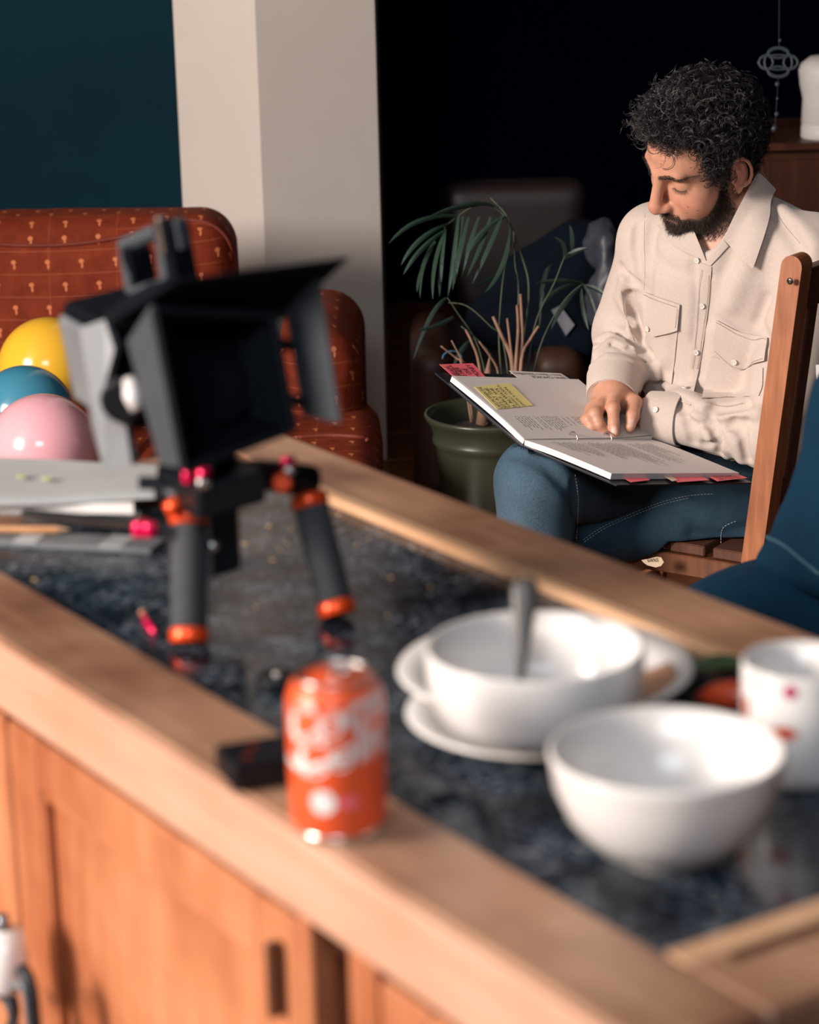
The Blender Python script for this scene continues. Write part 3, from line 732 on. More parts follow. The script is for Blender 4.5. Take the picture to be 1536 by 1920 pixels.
# adapter plug and lead hanging at the cabinet's far door
ad = thing('power_adapter', 'white plug with black lead hanging in front of the cabinet door', 'plug', tuple(CL(-1.905, .70, 0)))
def FP(x, y, yl):
    v = RAY(x, y); k_ = (yl-CAM@TY)/(v@TY); return CAM+v*k_
a0, a1_ = FP(8, 1745, .735), FP(18, 1850, .735)
MB().tube([a0, a0*.5+a1_*.5, a1_, FP(20, 1862, .735)], [.016, .019, .017, .010], 14).build('plug_body', M['china'], ad, smooth=True)
MB().tube([FP(4, 1716, .735), FP(6, 1745, .735)], .006, 10).build('plug_pin', M['rod'], ad, smooth=True)
MB().tube(spline([FP(x, y, .735) for x, y in ((20, 1858), (28, 1900), (14, 1960), (40, 2060))]), .005, 8).build('lead', M['cable'], ad, smooth=True)
MB().tube(spline([FP(x, y, .73) for x, y in ((-20, 1845), (15, 1880), (30, 1930), (55, 2020))]), .0045, 8).build('lead', M['cable'], ad, smooth=True)
MB().tube(spline([FP(x, y, .728) for x, y in ((40, 1818), (52, 1835), (60, 1870), (66, 1930), (80, 2010))]), .0065, 8).build('lead', M['cable'], ad, smooth=True)
MB().tube(spline([FP(x, y, .727) for x, y in ((22, 1850), (44, 1850), (54, 1900), (60, 1980), (62, 2080))]), .004, 8).build('lead', M['grey'], ad, smooth=True, label='grey lead')

# ================================================================== camera rig
G1b, G2b = P(355, 1202, 2.06), P(634, 1152, 2.115); G1t, G2t = P(354, 955, 2.075), P(577, 925, 2.13)
G1b[2] = HG+.004; G2b[2] = HG+.006
rig = thing('camera_rig', 'black cinema camera rig with matte box and orange-ringed hand grips on the counter', 'camera', tuple(G1b*[1, 1, 0]+[0, 0, HG]))
for gi, (a, b_) in enumerate(((G1b, G1t), (G2b, G2t))):
    ax = nrm(b_-a); L = np.linalg.norm(b_-a); r_ = .0155
    g = MB().lathe([(r_*.9, .010), (r_*1.0, .014), (r_*1.02, L*.5), (r_, L-.016), (r_*.9, L-.012)], a, ax, 32).build('hand_grip', M['darkgrey'], rig, smooth=True)
    for h0, nm in ((0, 'grip_ring'), (L-.013, 'grip_ring')):
        MB().lathe([(r_*.6, h0), (r_*1.02, h0), (r_*1.10, h0+.003), (r_*1.10, h0+.009), (r_*1.0, h0+.012), (r_*.6, h0+.012)], a, ax, 32).build(nm, M['orange'], g, smooth='auto', label='orange ring')
    MB().lathe([(.006, L-.002), (.007, L), (.007, L+.016), (.004, L+.018)], a, ax, 16).build('grip_bolt', M['silver'], g, smooth='auto')
rF = nrm((.42, -.905, 0)); rA = nrm(np.cross(rF, (0, 0, 1))); rA = rA*np.sign(rA@RT)
roll = math.radians(7.5); rU = nrm(np.array([0, 0, 1])*math.cos(roll) - rA*math.sin(roll)); rL = nrm(rA*math.cos(roll)+np.array([0, 0, 1])*math.sin(roll))
RC = P(428, 728, 2.02)
def RB(a, f, u): return RC + rL*a + rF*f + rU*u
def rbox(a, f, u, ha, hf, hu, b=.002): return MB().box(RB(a, f, u), rL*ha, rF*hf, rU*hu, b)
# matte box shell: four flaring sides and a closed back round the lens
FT = [P(291, 580, 1.935), P(347, 880, 1.955), P(549, 802, 2.005), P(510, 590, 1.985)]
BK = [P(340, 620, 2.02), P(372, 832, 2.035), P(462, 775, 2.065), P(436, 640, 2.05)]
mbx = MB(); rF2 = nrm(np.mean(FT, axis=0)-np.mean(BK, axis=0)); cF = np.mean(FT, axis=0)
for i in range(4):
    j = (i+1) % 4; q = [BK[i], FT[i], FT[j], BK[j]]; n_ = nrm(np.cross(q[1]-q[0], q[3]-q[0])); n_ = n_*np.sign(n_@(np.mean(q, axis=0)-np.mean(FT+BK, axis=0))); mbx.prism(q, n_*.003)
mbx.prism(BK, -rF2*.004)
mb_o = mbx.build('matte_box', M['blackmatte'], rig)
fr_ = MB()
for i in range(4): fr_.tube([FT[i], FT[(i+1) % 4]], .0042, 6)
fr_.build('matte_box_frame', M['black'], mb_o)
MB().lathe([(.030, 0), (.034, 0), (.034, .005), (.026, .006), (.024, .001), (.0, .001)], np.mean(BK, axis=0)+rF2*.0005, rF2, 40).build('filter_ring', M['blackmatte'], mb_o, smooth='auto')
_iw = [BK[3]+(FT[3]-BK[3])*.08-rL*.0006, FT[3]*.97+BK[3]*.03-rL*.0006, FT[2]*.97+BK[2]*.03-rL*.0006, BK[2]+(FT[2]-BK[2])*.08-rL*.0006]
MB().prism(_iw, -rL*.001).build('inner_wall_plate', mat('hood_wall_lit_tone', (.012, .018, .024), .5), mb_o, label='inner right wall coloured greyish for the light it catches')  # paler than the box, light on this side put into the colour
# lens and body
MB().lathe([(.034, 0), (.037, .005), (.037, .035), (.033, .04), (.033, .07), (.036, .075), (.036, .085), (.031, .088), (.030, .084), (.022, .070), (0, .068)], RB(0, -.135, 0), rF, 40).build('lens', M['black'], rig, smooth='auto')
MB().lathe([(.036, 0), (.0405, .001), (.0405, .012), (.036, .013)], RB(0, -.105, 0), rF, 60).build('focus_gear', M['darkgrey'], rig, smooth='auto')
cbd = rbox(-.005, -.185, -.002, .058, .055, .052, .006).build('camera_body', M['blackmatte'], rig)
rbox(-.066, -.185, .0, .004, .045, .040, .003).build('side_screen', M['grey'], cbd, label='grey side screen')
# flags
def flag(c4, name, m, lab=None, th=.0022):
    n = nrm(np.cross(c4[1]-c4[0], c4[3]-c4[0])); return MB().prism(c4, n*th).build(name, m, rig, label=lab)
flag([P(205, 603, 1.99), P(545, 580, 2.03), P(653, 482, 1.925), P(330, 524, 1.90)], 'top_flag', M['blackmatte'], 'black top flag tilted up')
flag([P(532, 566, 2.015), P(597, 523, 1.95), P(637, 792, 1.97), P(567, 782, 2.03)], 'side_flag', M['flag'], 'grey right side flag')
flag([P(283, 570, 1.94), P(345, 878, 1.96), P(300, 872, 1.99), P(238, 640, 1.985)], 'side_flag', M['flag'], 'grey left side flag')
MB().tube([P(205, 600, 2.0), P(545, 582, 2.03)], .007, 10).build('hinge_bar', M['black'], rig)
for y_ in (645, 752): MB().tube([P(512+(y_-645)*.22, y_-6, 2.0), P(546+(y_-645)*.22, y_+4, 2.015)], .005, 8).build('flag_arm', M['black'], rig)
# plate and knob on the left
lp = [P(149, 615, 2.10), P(196, 599, 2.09), P(214, 655, 2.08), P(198, 715, 2.08), P(206, 785, 2.08), P(236, 800, 2.07), P(247, 872, 2.06), P(195, 884, 2.10), P(171, 795, 2.11)]
MB().prism(lp, -nrm(np.cross(lp[1]-lp[0], lp[-1]-lp[0]))*-.012).build('side_plate', M['grey'], rig, label='grey shaped side plate')
kx = P(236, 745, 2.035)
MB().lathe([(0, 0), (.017, 0), (.019, .003), (.019, .012), (.016, .015), (0, .015)], kx, nrm(-rL*.6+rF*.8), 28).build('follow_focus_wheel', M['black'], rig, smooth='auto')
MB().tube([P(243, 712, 2.005), P(250, 742, 2.0), P(258, 768, 2.0)], [.006, .0085, .006], 12).build('knob_cap', M['china'], rig, smooth=True, label='knob end coloured white as its highlight')  # white china stands in for the highlight on the knob
# top handle: open frame and post
th0 = P(232, 462, 2.16); th1 = P(300, 432, 2.12); th2 = P(312, 528, 2.10); th3 = P(246, 548, 2.14); hd = thing
fm = MB()
for a, b_, w in ((th0, th1, .0075), (th1, th2, .0052), (th2, th3, .0042), (th3, th0, .0052)): fm.tube([a, b_], w, 8)
hl = fm.build('top_handle', M['flag'], rig)
MB().box(P(307, 441, 2.085), rL*.0052, rF*.004, rU*.017, .002).build('handle_clamp', M['silver'], hl, label='bare silver clamp block')
MB().box(P(334, 474, 2.10), rL*.0115, rF*.012, rU*.030, .003).build('handle_post', M['blackmatte'], rig)
MB().box(P(341, 438, 2.085), rL*.006, rF*.003, rU*.014, .002).build('handle_plate', M['flag'], rig)
MB().box(P(262, 505, 2.15), rL*.012, rF*.010, rU*.021, .003).build('handle_mount', M['blackmatte'], rig)
MB().tube([P(215, 597, 2.10), P(290, 560, 2.06), P(350, 545, 2.03)], [.011, .014, .012], 12).build('cage_bar', M['blackmatte'], rig, smooth=True)
# base plate, arms, rosettes, rods, knobs
MB().box((P(395, 905, 2.07)), rL*.032, rF*.05, np.array([0, 0, .014]), .003).build('base_plate', M['black'], rig)
MB().tube([P(395, 850, 2.06), P(392, 905, 2.06)], .022, 12).build('riser', M['blackmatte'], rig)
ar = MB().tube([P(430, 902, 2.08), P(480, 888, 2.09), P(540, 897, 2.11), P(588, 900, 2.125)], [.014, .013, .015, .013], 10).build('extension_arm', M['black'], rig, smooth=True)
MB().tube([P(300, 915, 2.08), P(340, 930, 2.07), P(360, 950, 2.07)], [.009, .011, .010], 10).build('extension_arm', M['black'], rig, smooth=True)
MB().box(P(410, 1000, 2.12), rL*.016, rF*.014, np.array([0, 0, .035]), .004).build('battery_mount', M['black'], rig)
for (x, y, d, r_) in ((428, 921, 2.045, .0088), (529, 905, 2.075, .0088)):
    MB().lathe([(0, -.004), (r_*.8, -.004), (r_, -.001), (r_, .004), (r_*.8, .006), (0, .006)], P(x, y, d), nrm(CAM-P(x, y, d)), 24).build('rosette_disc', M['orange'], rig, smooth='auto', label='orange rosette disc')
MB().tube([P(318, 938, 2.055), P(332, 958, 2.055)], [.0075, .009], 12).build('rosette_disc', M['orange'], rig, smooth=True, label='orange rosette disc')
MB().tube([P(455, 900, 2.06), P(470, 893, 2.06)], [.006, .006], 10).build('rosette_disc', M['orange'], rig, smooth=True, label='orange rosette disc')
for (x, y, d, r_) in ((354, 893, 2.03, .0058), (383, 893, 2.03, .0066), (262, 992, 2.06, .0068), (281, 993, 2.055, .0062), (541, 868, 2.08, .0066)):
    MB().lathe([(0, -r_), (r_*.8, -r_*.95), (r_, -r_*.6), (r_, r_*.6), (r_*.8, r_*.95), (0, r_)], P(x, y, d), (0, 0, 1), 20).build('thumb_knob', M['pink'], rig, smooth='auto', label='magenta thumb knob')
MB().lathe([(0, 0), (.0045, 0), (.005, .004), (.003, .006), (0, .006)], P(543, 882, 2.07), nrm(CAM-P(543, 882, 2.07)), 14).build('screw_head', M['silver'], rig, smooth=True)
MB().tube([P(268, 984, 2.09), P(50, 967, 2.34)], .0066, 16).build('support_rod', M['rod'], rig, smooth='auto', label='grey support rod')
MB().tube([P(262, 905, 2.10), P(430, 912, 2.09)], .006, 12).build('support_rod', M['black'], rig, smooth='auto')
for x, y, d in ((398, 1023, 2.09), (382, 905, 2.0)):
    MB().lathe([(0, 0), (.0055, 0), (.006, .002), (.004, .004), (0, .004)], P(x, y, d), nrm(CAM-P(x, y, d)), 14).build('screw_head', M['silver'], rig, smooth=True)
# ================================================================== sofa and balloons
def box_uv(o, sc=1.0):
    me = o.data; me.uv_layers.new(name='UVMap'); n = len(me.loops)
    vi = np.empty(n, np.int32); me.loops.foreach_get('vertex_index', vi)
    co = np.empty(len(me.vertices)*3, np.float32); me.vertices.foreach_get('co', co); co = co.reshape(-1, 3)
    pn = np.empty(len(me.polygons)*3, np.float32); me.polygons.foreach_get('normal', pn); pn = np.abs(pn.reshape(-1, 3))
    lt = np.empty(len(me.polygons), np.int32); me.polygons.foreach_get('loop_total', lt); N_ = np.repeat(pn, lt, axis=0); q = co[vi]
    u = np.where(N_[:, 0] > .75, q[:, 1], q[:, 0]); v = np.where(N_[:, 2] > .75, q[:, 1], q[:, 2]+.55*q[:, 1]*0)
    me.uv_layers[0].data.foreach_set('uv', np.stack([u, v], 1).astype(np.float32).ravel()*sc)
def sd_rbox(p, c, h, r):
    q = np.abs(p-np.asarray(c, p.dtype))-(np.asarray(h, p.dtype)-r)
    return np.sqrt((np.maximum(q, 0)**2).sum(1)) + np.minimum(q.max(1), 0) - r
SO = thing('sofa', 'rust red sofa with small tulip pattern against the dark teal wall', 'sofa', (-1.1, 5.1, 0))
def f_back(p):
    q = p.copy(); q[:, 1] -= .16*(p[:, 2]-.5)
    d = sd_rbox(q, (-1.17, 5.46, .45), (.79, .13, .305), .085)
    # soft sag and gathered folds near the top
    return d + .006*wob(p, 11, 0) + .0035*np.sin(p[:, 0]*55+6*np.sin(p[:, 2]*20))*np.clip((p[:, 2]-.60)/.1, 0, 1)*np.clip((-.75-p[:, 0])/.3, 0, 1)
def f_arm(p): return sd_rbox(p, (-.185, 5.22, .30), (.095, .30, .275), .090) + .003*wob(p, 14, 3)
def f_seat(p):
    d = smin(sd_rbox(p, (-1.1, 4.96, .265), (.92, .47, .088), .05), sd_rbox(p, (-.30, 4.80, .29), (.245, .30, .115), .055), .03)
    return d + .005*wob(p, 9, 5)
for nm, fn, lo, hi in (('backrest', f_back, (-2.05, 5.25, .08), (-.30, 5.80, .85)), ('armrest', f_arm, (-.32, 4.85, 0), (-.05, 5.58, .62)), ('seat_cushion', f_seat, (-2.08, 4.45, .12), (-.01, 5.48, .45))):
    o, _ = sdf_mesh(nm, fn, lo, hi, .012, M['sofa'], SO); box_uv(o)
MB().box((-1.1, 5.05, .12), (.92, 0, 0), (0, .42, 0), (0, 0, .07), .01).build('base', M['piping'], SO)
def pipe(fn, pts, r=.0045, off=.002, d0=4.3, d1=6.3, m='piping', par=None, name='piping', k=6, n=6, **kw):
    q = []
    for x, y in [tuple(a) for a in spline([np.array([a, b], float) for a, b in pts], k)]:
        c = trace(fn, x, y, d0, d1); q.append(c+grad(fn, c)*off)
    return MB().tube(q, r, n).build(name, M[m], par, smooth=True, **kw)
pipe(f_back, [(-20, 458), (60, 461), (140, 458), (220, 447), (300, 428)], par=SO)
pipe(f_back, [(330, 412), (385, 417), (420, 440), (438, 480), (444, 520)], par=SO, off=0)
pipe(f_seat, [(560, 822), (620, 818), (680, 822), (688, 828)], .005, par=SO, d0=4.2)
def balloon(px, py, d, r, m, lab, tilt=(0, 0, -1)):
    c = P(px, py, d); prof = []
    for i in range(25):
        t = math.pi*i/24; rr = r*math.sin(t); z = -r*math.cos(t)
        if z < 0: z *= 1+.12*(1-math.sin(t)); rr *= 1-.05*(1-abs(math.cos(t)))*0
        prof.append((max(rr, 0), z))
    b = thing('balloon', lab, 'balloon', tuple(c-np.array([0, 0, r])), group='party balloons on the sofa')
    ax = nrm(-np.array(tilt)); MB().lathe(prof, c, ax, 48).build('balloon_skin', m, b, smooth=True)
    MB().lathe([(0, -r*1.115), (.006, -r*1.10), (.003, -r*1.135), (.009, -r*1.19), (.0, -r*1.18)], c, ax, 14).build('knot', m, b, smooth=True)
balloon(92, 690, 4.98, .105, M['by'], 'yellow balloon at the back of the cluster on the sofa', (.4, .3, -.85))
balloon(48, 775, 4.74, .095, M['bb'], 'blue balloon in the middle of the cluster on the sofa', (-.6, .3, -.7))
balloon(82, 842, 4.50, .1035, M['bp'], 'pink balloon in front, nearest the script pages', (-.5, .2, -.8))

# ================================================================== potted palm
pr = P(925, 772, 5.0); pc = np.array([pr[0], pr[1], 0.0]); zr = pr[2]; pR = .1415
plant = thing('potted_palm', 'palm with drooping fronds and cut stalks in a green glazed pot', 'plant', (pc[0], pc[1], 0))
MB().lathe([(0, .012), (.085, .012), (.088, 0), (.092, .004), (.105, zr*.45), (.120, zr-.075), (.122, zr-.066), (.127, zr-.060), (.127, zr-.052), (.124, zr-.046), (.130, zr-.025), (pR-.002, zr-.012), (pR+.002, zr-.004), (pR, zr+.001), (pR-.006, zr), (pR-.014, zr-.012), (.118, zr-.05), (.115, zr-.055)], pc, n=72).build('pot', M['pot'], plant, smooth=True)
sg = MB(); sv = []
sg.lathe([(.0, zr-.028), (.05, zr-.030), (.09, zr-.036), (.118, zr-.044), (.118, zr-.06), (0, zr-.06)], pc, n=40); sg.build('soil', M['soil'], plant, smooth=True)
def Q(cx, cy, d): return P(700+cx/2.824, 300+cy/2.824, d)
rl = random.Random(4)
def blade(pts, w, m, par=plant, n=9, nm='leaflet', ds=(5.0, 5.0, 5.0)):
    q = [Q(x, y, d) for (x, y), d in zip(pts, ds)]; g = []
    for i in range(n):
        t = i/(n-1); c = (1-t)**2*q[0]+2*t*(1-t)*(2*q[1]-.5*q[0]-.5*q[2])+t*t*q[2]
        tn = nrm(2*(1-t)*((2*q[1]-.5*q[0]-.5*q[2])-q[0])+2*t*(q[2]-(2*q[1]-.5*q[0]-.5*q[2])))
        lat = nrm(np.cross(tn, FW+np.array([.5, 0, .4]))); up = nrm(np.cross(lat, tn)); ww = w*(math.sin(math.pi*min(1, .12+.88*t))**.6 if t < .999 else .05)
        g.append([c-lat*ww+up*ww*.35, c, c+lat*ww+up*ww*.35])
    return MB().sheet(np.array(g), .0008).build(nm, m, par, smooth=False)
FR = [((560, 240), (420, 262), (300, 300)), ((450, 298), (240, 325), (82, 442)), ((400, 340), (245, 425), (148, 556)), ((385, 370), (250, 478), (160, 606)),
      ((330, 430), (262, 560), (248, 732)), ((312, 470), (250, 600), (232, 700)), ((385, 365), (325, 545), (315, 738)), ((380, 372), (357, 560), (351, 724)), ((450, 292), (425, 505), (395, 722)),
      ((470, 300), (440, 500), (420, 690)), ((505, 300), (455, 495), (430, 655)), ((560, 300), (508, 450), (465, 625)), ((620, 300), (566, 455), (498, 614)),
      ((680, 295), (618, 445), (525, 655)), ((720, 380), (680, 560), (590, 705)), ((640, 250), (520, 235), (330, 280)), ((700, 300), (560, 400), (470, 560))]
for i, b_ in enumerate(FR):
    blade(b_, .0052, M['leaf'], ds=(5.02, 4.97+.02*rl.random(), 4.94+.05*rl.random()))
for b_ in [((390, 730), (300, 835), (212, 1055)), ((425, 830), (330, 880), (235, 900)), ((1010, 522), (1070, 485), (1142, 466)), ((1010, 522), (1005, 450), (955, 408)), ((1045, 500), (1052, 420), (1040, 345)),
           ((1090, 650), (960, 700), (880, 790)), ((1110, 660), (1020, 750), (940, 900)), ((1110, 660), (1150, 740), (1200, 900)), ((1120, 665), (1190, 690), (1262, 745)), ((1110, 655), (1000, 640), (860, 650)), ((1100, 680), (1110, 800), (1140, 900)),
           ((700, 560), (600, 640), (530, 660)), ((540, 950), (470, 1000), (420, 1110)), ((900, 700), (880, 830), (840, 960)), ((960, 560), (900, 640), (880, 900))]:
    blade(b_, .0050, M['leaf2'], ds=(5.06, 5.04, 5.03))
def stalk(pts, w, m, nm, d=5.0):
    q = spline([Q(x, y, d+.015*rl.uniform(-1, 1)) for x, y in pts], 5); MB().tube(q, [w*.72*(1-.35*i/len(q)) for i in range(len(q))], 8).build(nm, m, plant, smooth=True)
for pts, w in ((((742, 1400), (738, 1100), (708, 985), (680, 930), (635, 830)), .0072), (((770, 1400), (765, 1100), (790, 960), (780, 710)), .0064), (((750, 1380), (755, 1100), (768, 900), (762, 770)), .006),
               (((775, 1400), (785, 1060), (832, 950), (876, 880)), .0058), (((735, 1380), (738, 1100), (726, 980), (710, 840)), .005), (((600, 1400), (560, 1080), (522, 965), (490, 900)), .005),
               (((520, 1390), (470, 1090), (440, 1050), (358, 985)), .0038), (((530, 1390), (490, 1100), (470, 1060), (414, 955)), .0034), (((640, 1400), (650, 1200), (655, 1100), (560, 960)), .004)):
    stalk(pts, w, M['stalk'], 'cut_stalk')
for pts, w in ((((760, 1390), (780, 1060), (818, 800), (822, 640), (790, 520), (760, 440), (738, 370), (700, 285), (620, 200)), .0042), (((700, 1390), (668, 1000), (672, 800), (692, 600), (728, 420), (690, 290), (560, 236), (400, 335), (380, 372)), .003),
               (((740, 1390), (690, 970), (620, 880), (500, 775), (400, 755)), .003), (((700, 1390), (650, 1090), (560, 960), (465, 880)), .003), (((790, 1380), (850, 900), (960, 650), (1012, 520), (1045, 500)), .003),
               (((800, 1380), (880, 1000), (1000, 760), (1110, 655)), .0026), (((640, 1390), (560, 1000), (440, 800), (392, 728)), .0026), (((755, 1300), (770, 700), (752, 560), (745, 380)), .0032)):
    stalk(pts, w, M['stem'], 'stem', 5.02)
MB().lathe([(.014, 0), (.012, .05), (.007, .11), (0, .15)], P(905, 795, 5.0), nrm((.12, 0, 1)), 16).build('trunk', M['stalk'], plant, smooth=True)
MB().tube([P(848+18*math.cos(t), 672-14*math.sin(t), 5.02) for t in np.linspace(-.3, 3.2, 12)], .0018, 6).build('blue_wire', mat('blue_plastic', (.03, .12, .22), .4), None, label='thin blue plastic loop stuck among the palm stalks', cat='wire')

# ================================================================== brown armchair with clutter in the alcove
AC = thing('armchair', 'dark brown leather armchair in the shadow behind the palm', 'armchair', tuple(P(960, 800, 6.1)*[1, 1, 0]))
a0_, a1 = P(828, 345, 6.35), P(1112, 480, 6.35)
xa, xb = a0_[0], a1[0]; yb = a0_[1]; zt = a0_[2]
def f_ab(p):
    q = p.copy(); q[:, 0] += .12*(p[:, 2]-zt)*np.sign(p[:, 0]-(xa+xb)/2)*-1
    return sd_rbox(q, ((xa+xb)/2, yb+.05, zt/2+.08), ((xb-xa)/2, .07, zt/2-.08), .05)+.003*wob(p, 12, 2)
sdf_mesh('backrest', f_ab, (xa-.2, yb-.12, .05), (xb+.2, yb+.2, zt+.08), .014, M['leather'], AC)
za = P(800, 672, 5.75)
for cx, nm in ((P(812, 690, 5.72), 'armrest'), (P(1050, 690, 5.72), 'armrest')):
    w_ = .052 if cx[0] < .2 else .062
    c_ = np.array([cx[0], cx[1]+.26, cx[2]/2+.03]); sdf_mesh(nm, lambda p, c_=c_, w_=w_: sd_rbox(p, c_, (w_, .27, c_[2]-.02), .045), c_-np.array([.12, .33, .6]), c_+np.array([.12, .33, .4]), .012, M['orangebrown'], AC)
sc_ = P(930, 760, 5.9); sdf_mesh('seat', lambda p: sd_rbox(p, (sc_[0], sc_[1]+.12, .26), (.145, .27, .10), .04), (sc_[0]-.2, sc_[1]-.2, .1), (sc_[0]+.2, sc_[1]+.45, .42), .014, M['leather'], AC)
# heaps on the armchair
jc = P(1010, 560, 5.9)
def f_j(p):
    d = smin(smin(sd_ell(p, P(985, 600, 5.9), (.15, .10, .085)), sd_ell(p, P(1085, 480, 5.9), (.085, .07, .09)), .06), sd_ell(p, P(1030, 530, 5.92), (.13, .08, .09)), .06)
    d = smin(d, sd_ell(p, P(1060, 640, 5.85), (.12, .10, .07)), .05)
    return d + .014*wob(p, 22, 4) + .008*np.abs(wob(p, 48, 9))
sdf_mesh('jacket', f_j, jc-np.array([.33, .25, .3]), jc+np.array([.33, .25, .32]), .009, M['jacket'], None, label='dark navy jacket heaped on the brown armchair', cat='jacket')
bc_ = P(1135, 470, 5.75)
def f_bag(p): return smin(sd_ell(p, P(1130, 455, 5.78), (.04, .045, .055)), sd_ell(p, P(1148, 560, 5.78), (.06, .05, .09)), .04)+.012*wob(p, 40, 7)+.016*np.abs(wob(p, 60, 12))-.006
sdf_mesh('plastic_bag', f_bag, bc_-np.array([.16, .12, .28]), bc_+np.array([.16, .12, .14]), .006, M['bag'], None, label='crumpled grey plastic bag beside the man’s sleeve', cat='bag')
pk = [trace(f_j, x, y, 5.2, 6.4)-FW*.012 for x, y in ((1034, 582), (1050, 574), (1077, 610), (1061, 630))]
MB().prism(pk, FW*.016).build('packet', M['packet'], None, label='small pale packet lying on the dark jacket behind the palm', cat='packet')
# ================================================================== dresser, pot and hanging ornament in the right corner
d0_ = P(1428, 268, 6.1); dz = d0_[2]
DR = thing('dresser', 'dark reddish wooden dresser behind the man at the right edge', 'dresser', (d0_[0]+.5, d0_[1]+.25, 0))
MB().box((d0_[0]+.5, d0_[1]+.25, dz/2-.01), (.5, 0, 0), (0, .24, 0), (0, 0, dz/2-.012), .004).build('cabinet_body', M['dresser'], DR)
MB().box((d0_[0]+.5, d0_[1]+.24, dz-.010), (.515, 0, 0), (0, .26, 0), (0, 0, .010), .003).build('dresser_top', M['dresser'], DR)
for xx in (.25, .75):
    dw = MB().box((d0_[0]+xx, d0_[1]+.004, dz-.13), (.235, 0, 0), (0, .006, 0), (0, 0, .085), .003).build('drawer', M['dresser'], DR)
    MB().lathe([(.004, 0), (.005, .008), (.012, .014), (.010, .020), (0, .022)], (d0_[0]+xx, d0_[1]-.002, dz-.13), (0, -1, 0), 16).build('knob', M['chairdark'], dw, smooth=True)
    MB().box((d0_[0]+xx, d0_[1]+.004, dz/2-.10), (.235, 0, 0), (0, .006, 0), (0, 0, dz/2-.13), .003).build('dresser_door', M['dresser'], DR)
jb = P(1560, 268, 6.15); jug = thing('white_jar', 'off-white rounded jar standing on the dresser at the right edge', 'jar', (jb[0], jb[1]+.02, dz))
hj = .205; rj = .078
MB().lathe([(0, .002), (rj*.93, 0), (rj*.97, .004), (rj*.96, .030), (rj*.90, .034), (rj*.96, .040), (rj*.93, .10), (rj*1.03, .135), (rj*1.08, .172), (rj*1.0, .188), (rj*.72, hj), (0, hj+.004)], (jb[0], jb[1]+.02, dz), n=48).build('jar_body', M['glass_white'], jug, smooth=True)
MB().lathe([(rj*.945, .0305), (rj*.955, .0312), (rj*.955, .0342), (rj*.93, .0350)], (jb[0], jb[1]+.02, dz), n=48).build('jar_band', M['pale_print'], jug, smooth=True)
M['tarnish'] = mat('tarnished_metal', (.035, .05, .055), .6, .3)
om = thing('hanging_ornament', 'tarnished metal flower ornament with beads hanging behind the man', 'ornament', tuple(P(1461, 250, 5.3)))
D_ = 5.3
def loop(cx, cy, rx, ry, w=.0032):
    MB().tube([P(cx+rx*math.cos(t), cy+ry*math.sin(t)*(1-.0), D_) for t in np.linspace(0, 2*math.pi, 25)], w, 6, cap=False).build('metal_loop', M['tarnish'], om, smooth=True)
loop(1460, 117, 26, 26); loop(1460, 99, 19, 10); loop(1437, 117, 13, 13); loop(1483, 117, 13, 13); loop(1460, 135, 19, 10); loop(1460, 117, 38, 14, .0026)
MB().tube([P(1462, -140, D_), P(1461, 92, D_)], .0008, 5).build('cord', M['tarnish'], om); MB().tube([P(1460, 142, D_), P(1453, 246, D_)], .0006, 5).build('cord', M['tarnish'], om)
for x, y, r_ in ((1458, 158, .006), (1458, 185, .0035), (1457, 214, .0055), (1452, 241, .0085), (1463, 76, .004)):
    MB().lathe([(r_*math.sin(t), -r_*math.cos(t)) for t in np.linspace(0, math.pi, 9)], P(x, y, D_), n=12).build('bead', M['tarnish'] if r_ < .008 else M['bag'], om, smooth=True)

# ================================================================== slatted wooden chair
FC = nrm((-.82, .57, 0)); LO = nrm((-.57, -.82, 0))
ZS = .400
pb = P(1414, 1085, 4.07); ptp = P(1497, 476, 3.905)
WC = thing('slatted_chair', 'brown wooden slatted chair the man sits on sideways', 'chair', tuple(pb*[1, 1, 0]))
dirp = nrm(ptp-pb)
def post_at(z, off=0): return pb + dirp*((z-pb[2])/dirp[2]) - LO*off
def post(off, nm='back_post', z1=None):
    bt = post_at(0.0, off); tp = ptp - LO*off if z1 is None else post_at(z1, off)
    L = np.linalg.norm(tp-bt); g = []; fcx = nrm(FC-dirp*(FC@dirp)); n = 20; w, t_ = .0185, .020
    mb = MB()
    # rounded-top plank: outline in (fcx, dirp), thickness along LO
    pts = [(-w, 0), (w, 0)] + [(w*math.cos(a), L-w+w*math.sin(a)) for a in np.linspace(0, math.pi, 11)]
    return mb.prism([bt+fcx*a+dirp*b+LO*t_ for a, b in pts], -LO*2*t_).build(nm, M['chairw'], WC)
post(0); WD = .40; post(WD)
fcx = nrm(FC-dirp*(FC@dirp))
def cross(z, h, nm, th=.010, fo=0.0): return MB().box((post_at(z, WD/2)+fcx*fo), LO*(WD/2-.02), fcx*th, dirp*h, .002).build(nm, M['chairdark'], WC)
zt_ = ptp[2]
cross(zt_-.062, .034, 'back_rail'); cross(.50, .022, 'back_rail')
for k_ in range(4):
    off = .075 + .083*k_; a = post_at(.51, off); b_ = post_at(zt_-.09, off)
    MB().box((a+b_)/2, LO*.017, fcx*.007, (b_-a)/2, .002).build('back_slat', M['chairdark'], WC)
sb0 = post_at(ZS, 0)
def sp_(f, o, z): return np.array([*(sb0+FC*f-LO*o)[:2], z])
for o_, nm in ((.004, 'seat_rail'), (WD-.004, 'seat_rail')):
    MB().box((sp_(.20, o_, ZS-.040)), FC*.215, LO*.011, (0, 0, .018), .002).build(nm, M['chairshade'], WC)
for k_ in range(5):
    MB().box(sp_(.050+.082*k_, WD/2+.002, ZS-.011), FC*.0335, LO*(WD/2+.004), (0, 0, .0095), .0025).build('seat_slat', M['chairdark'], WC)
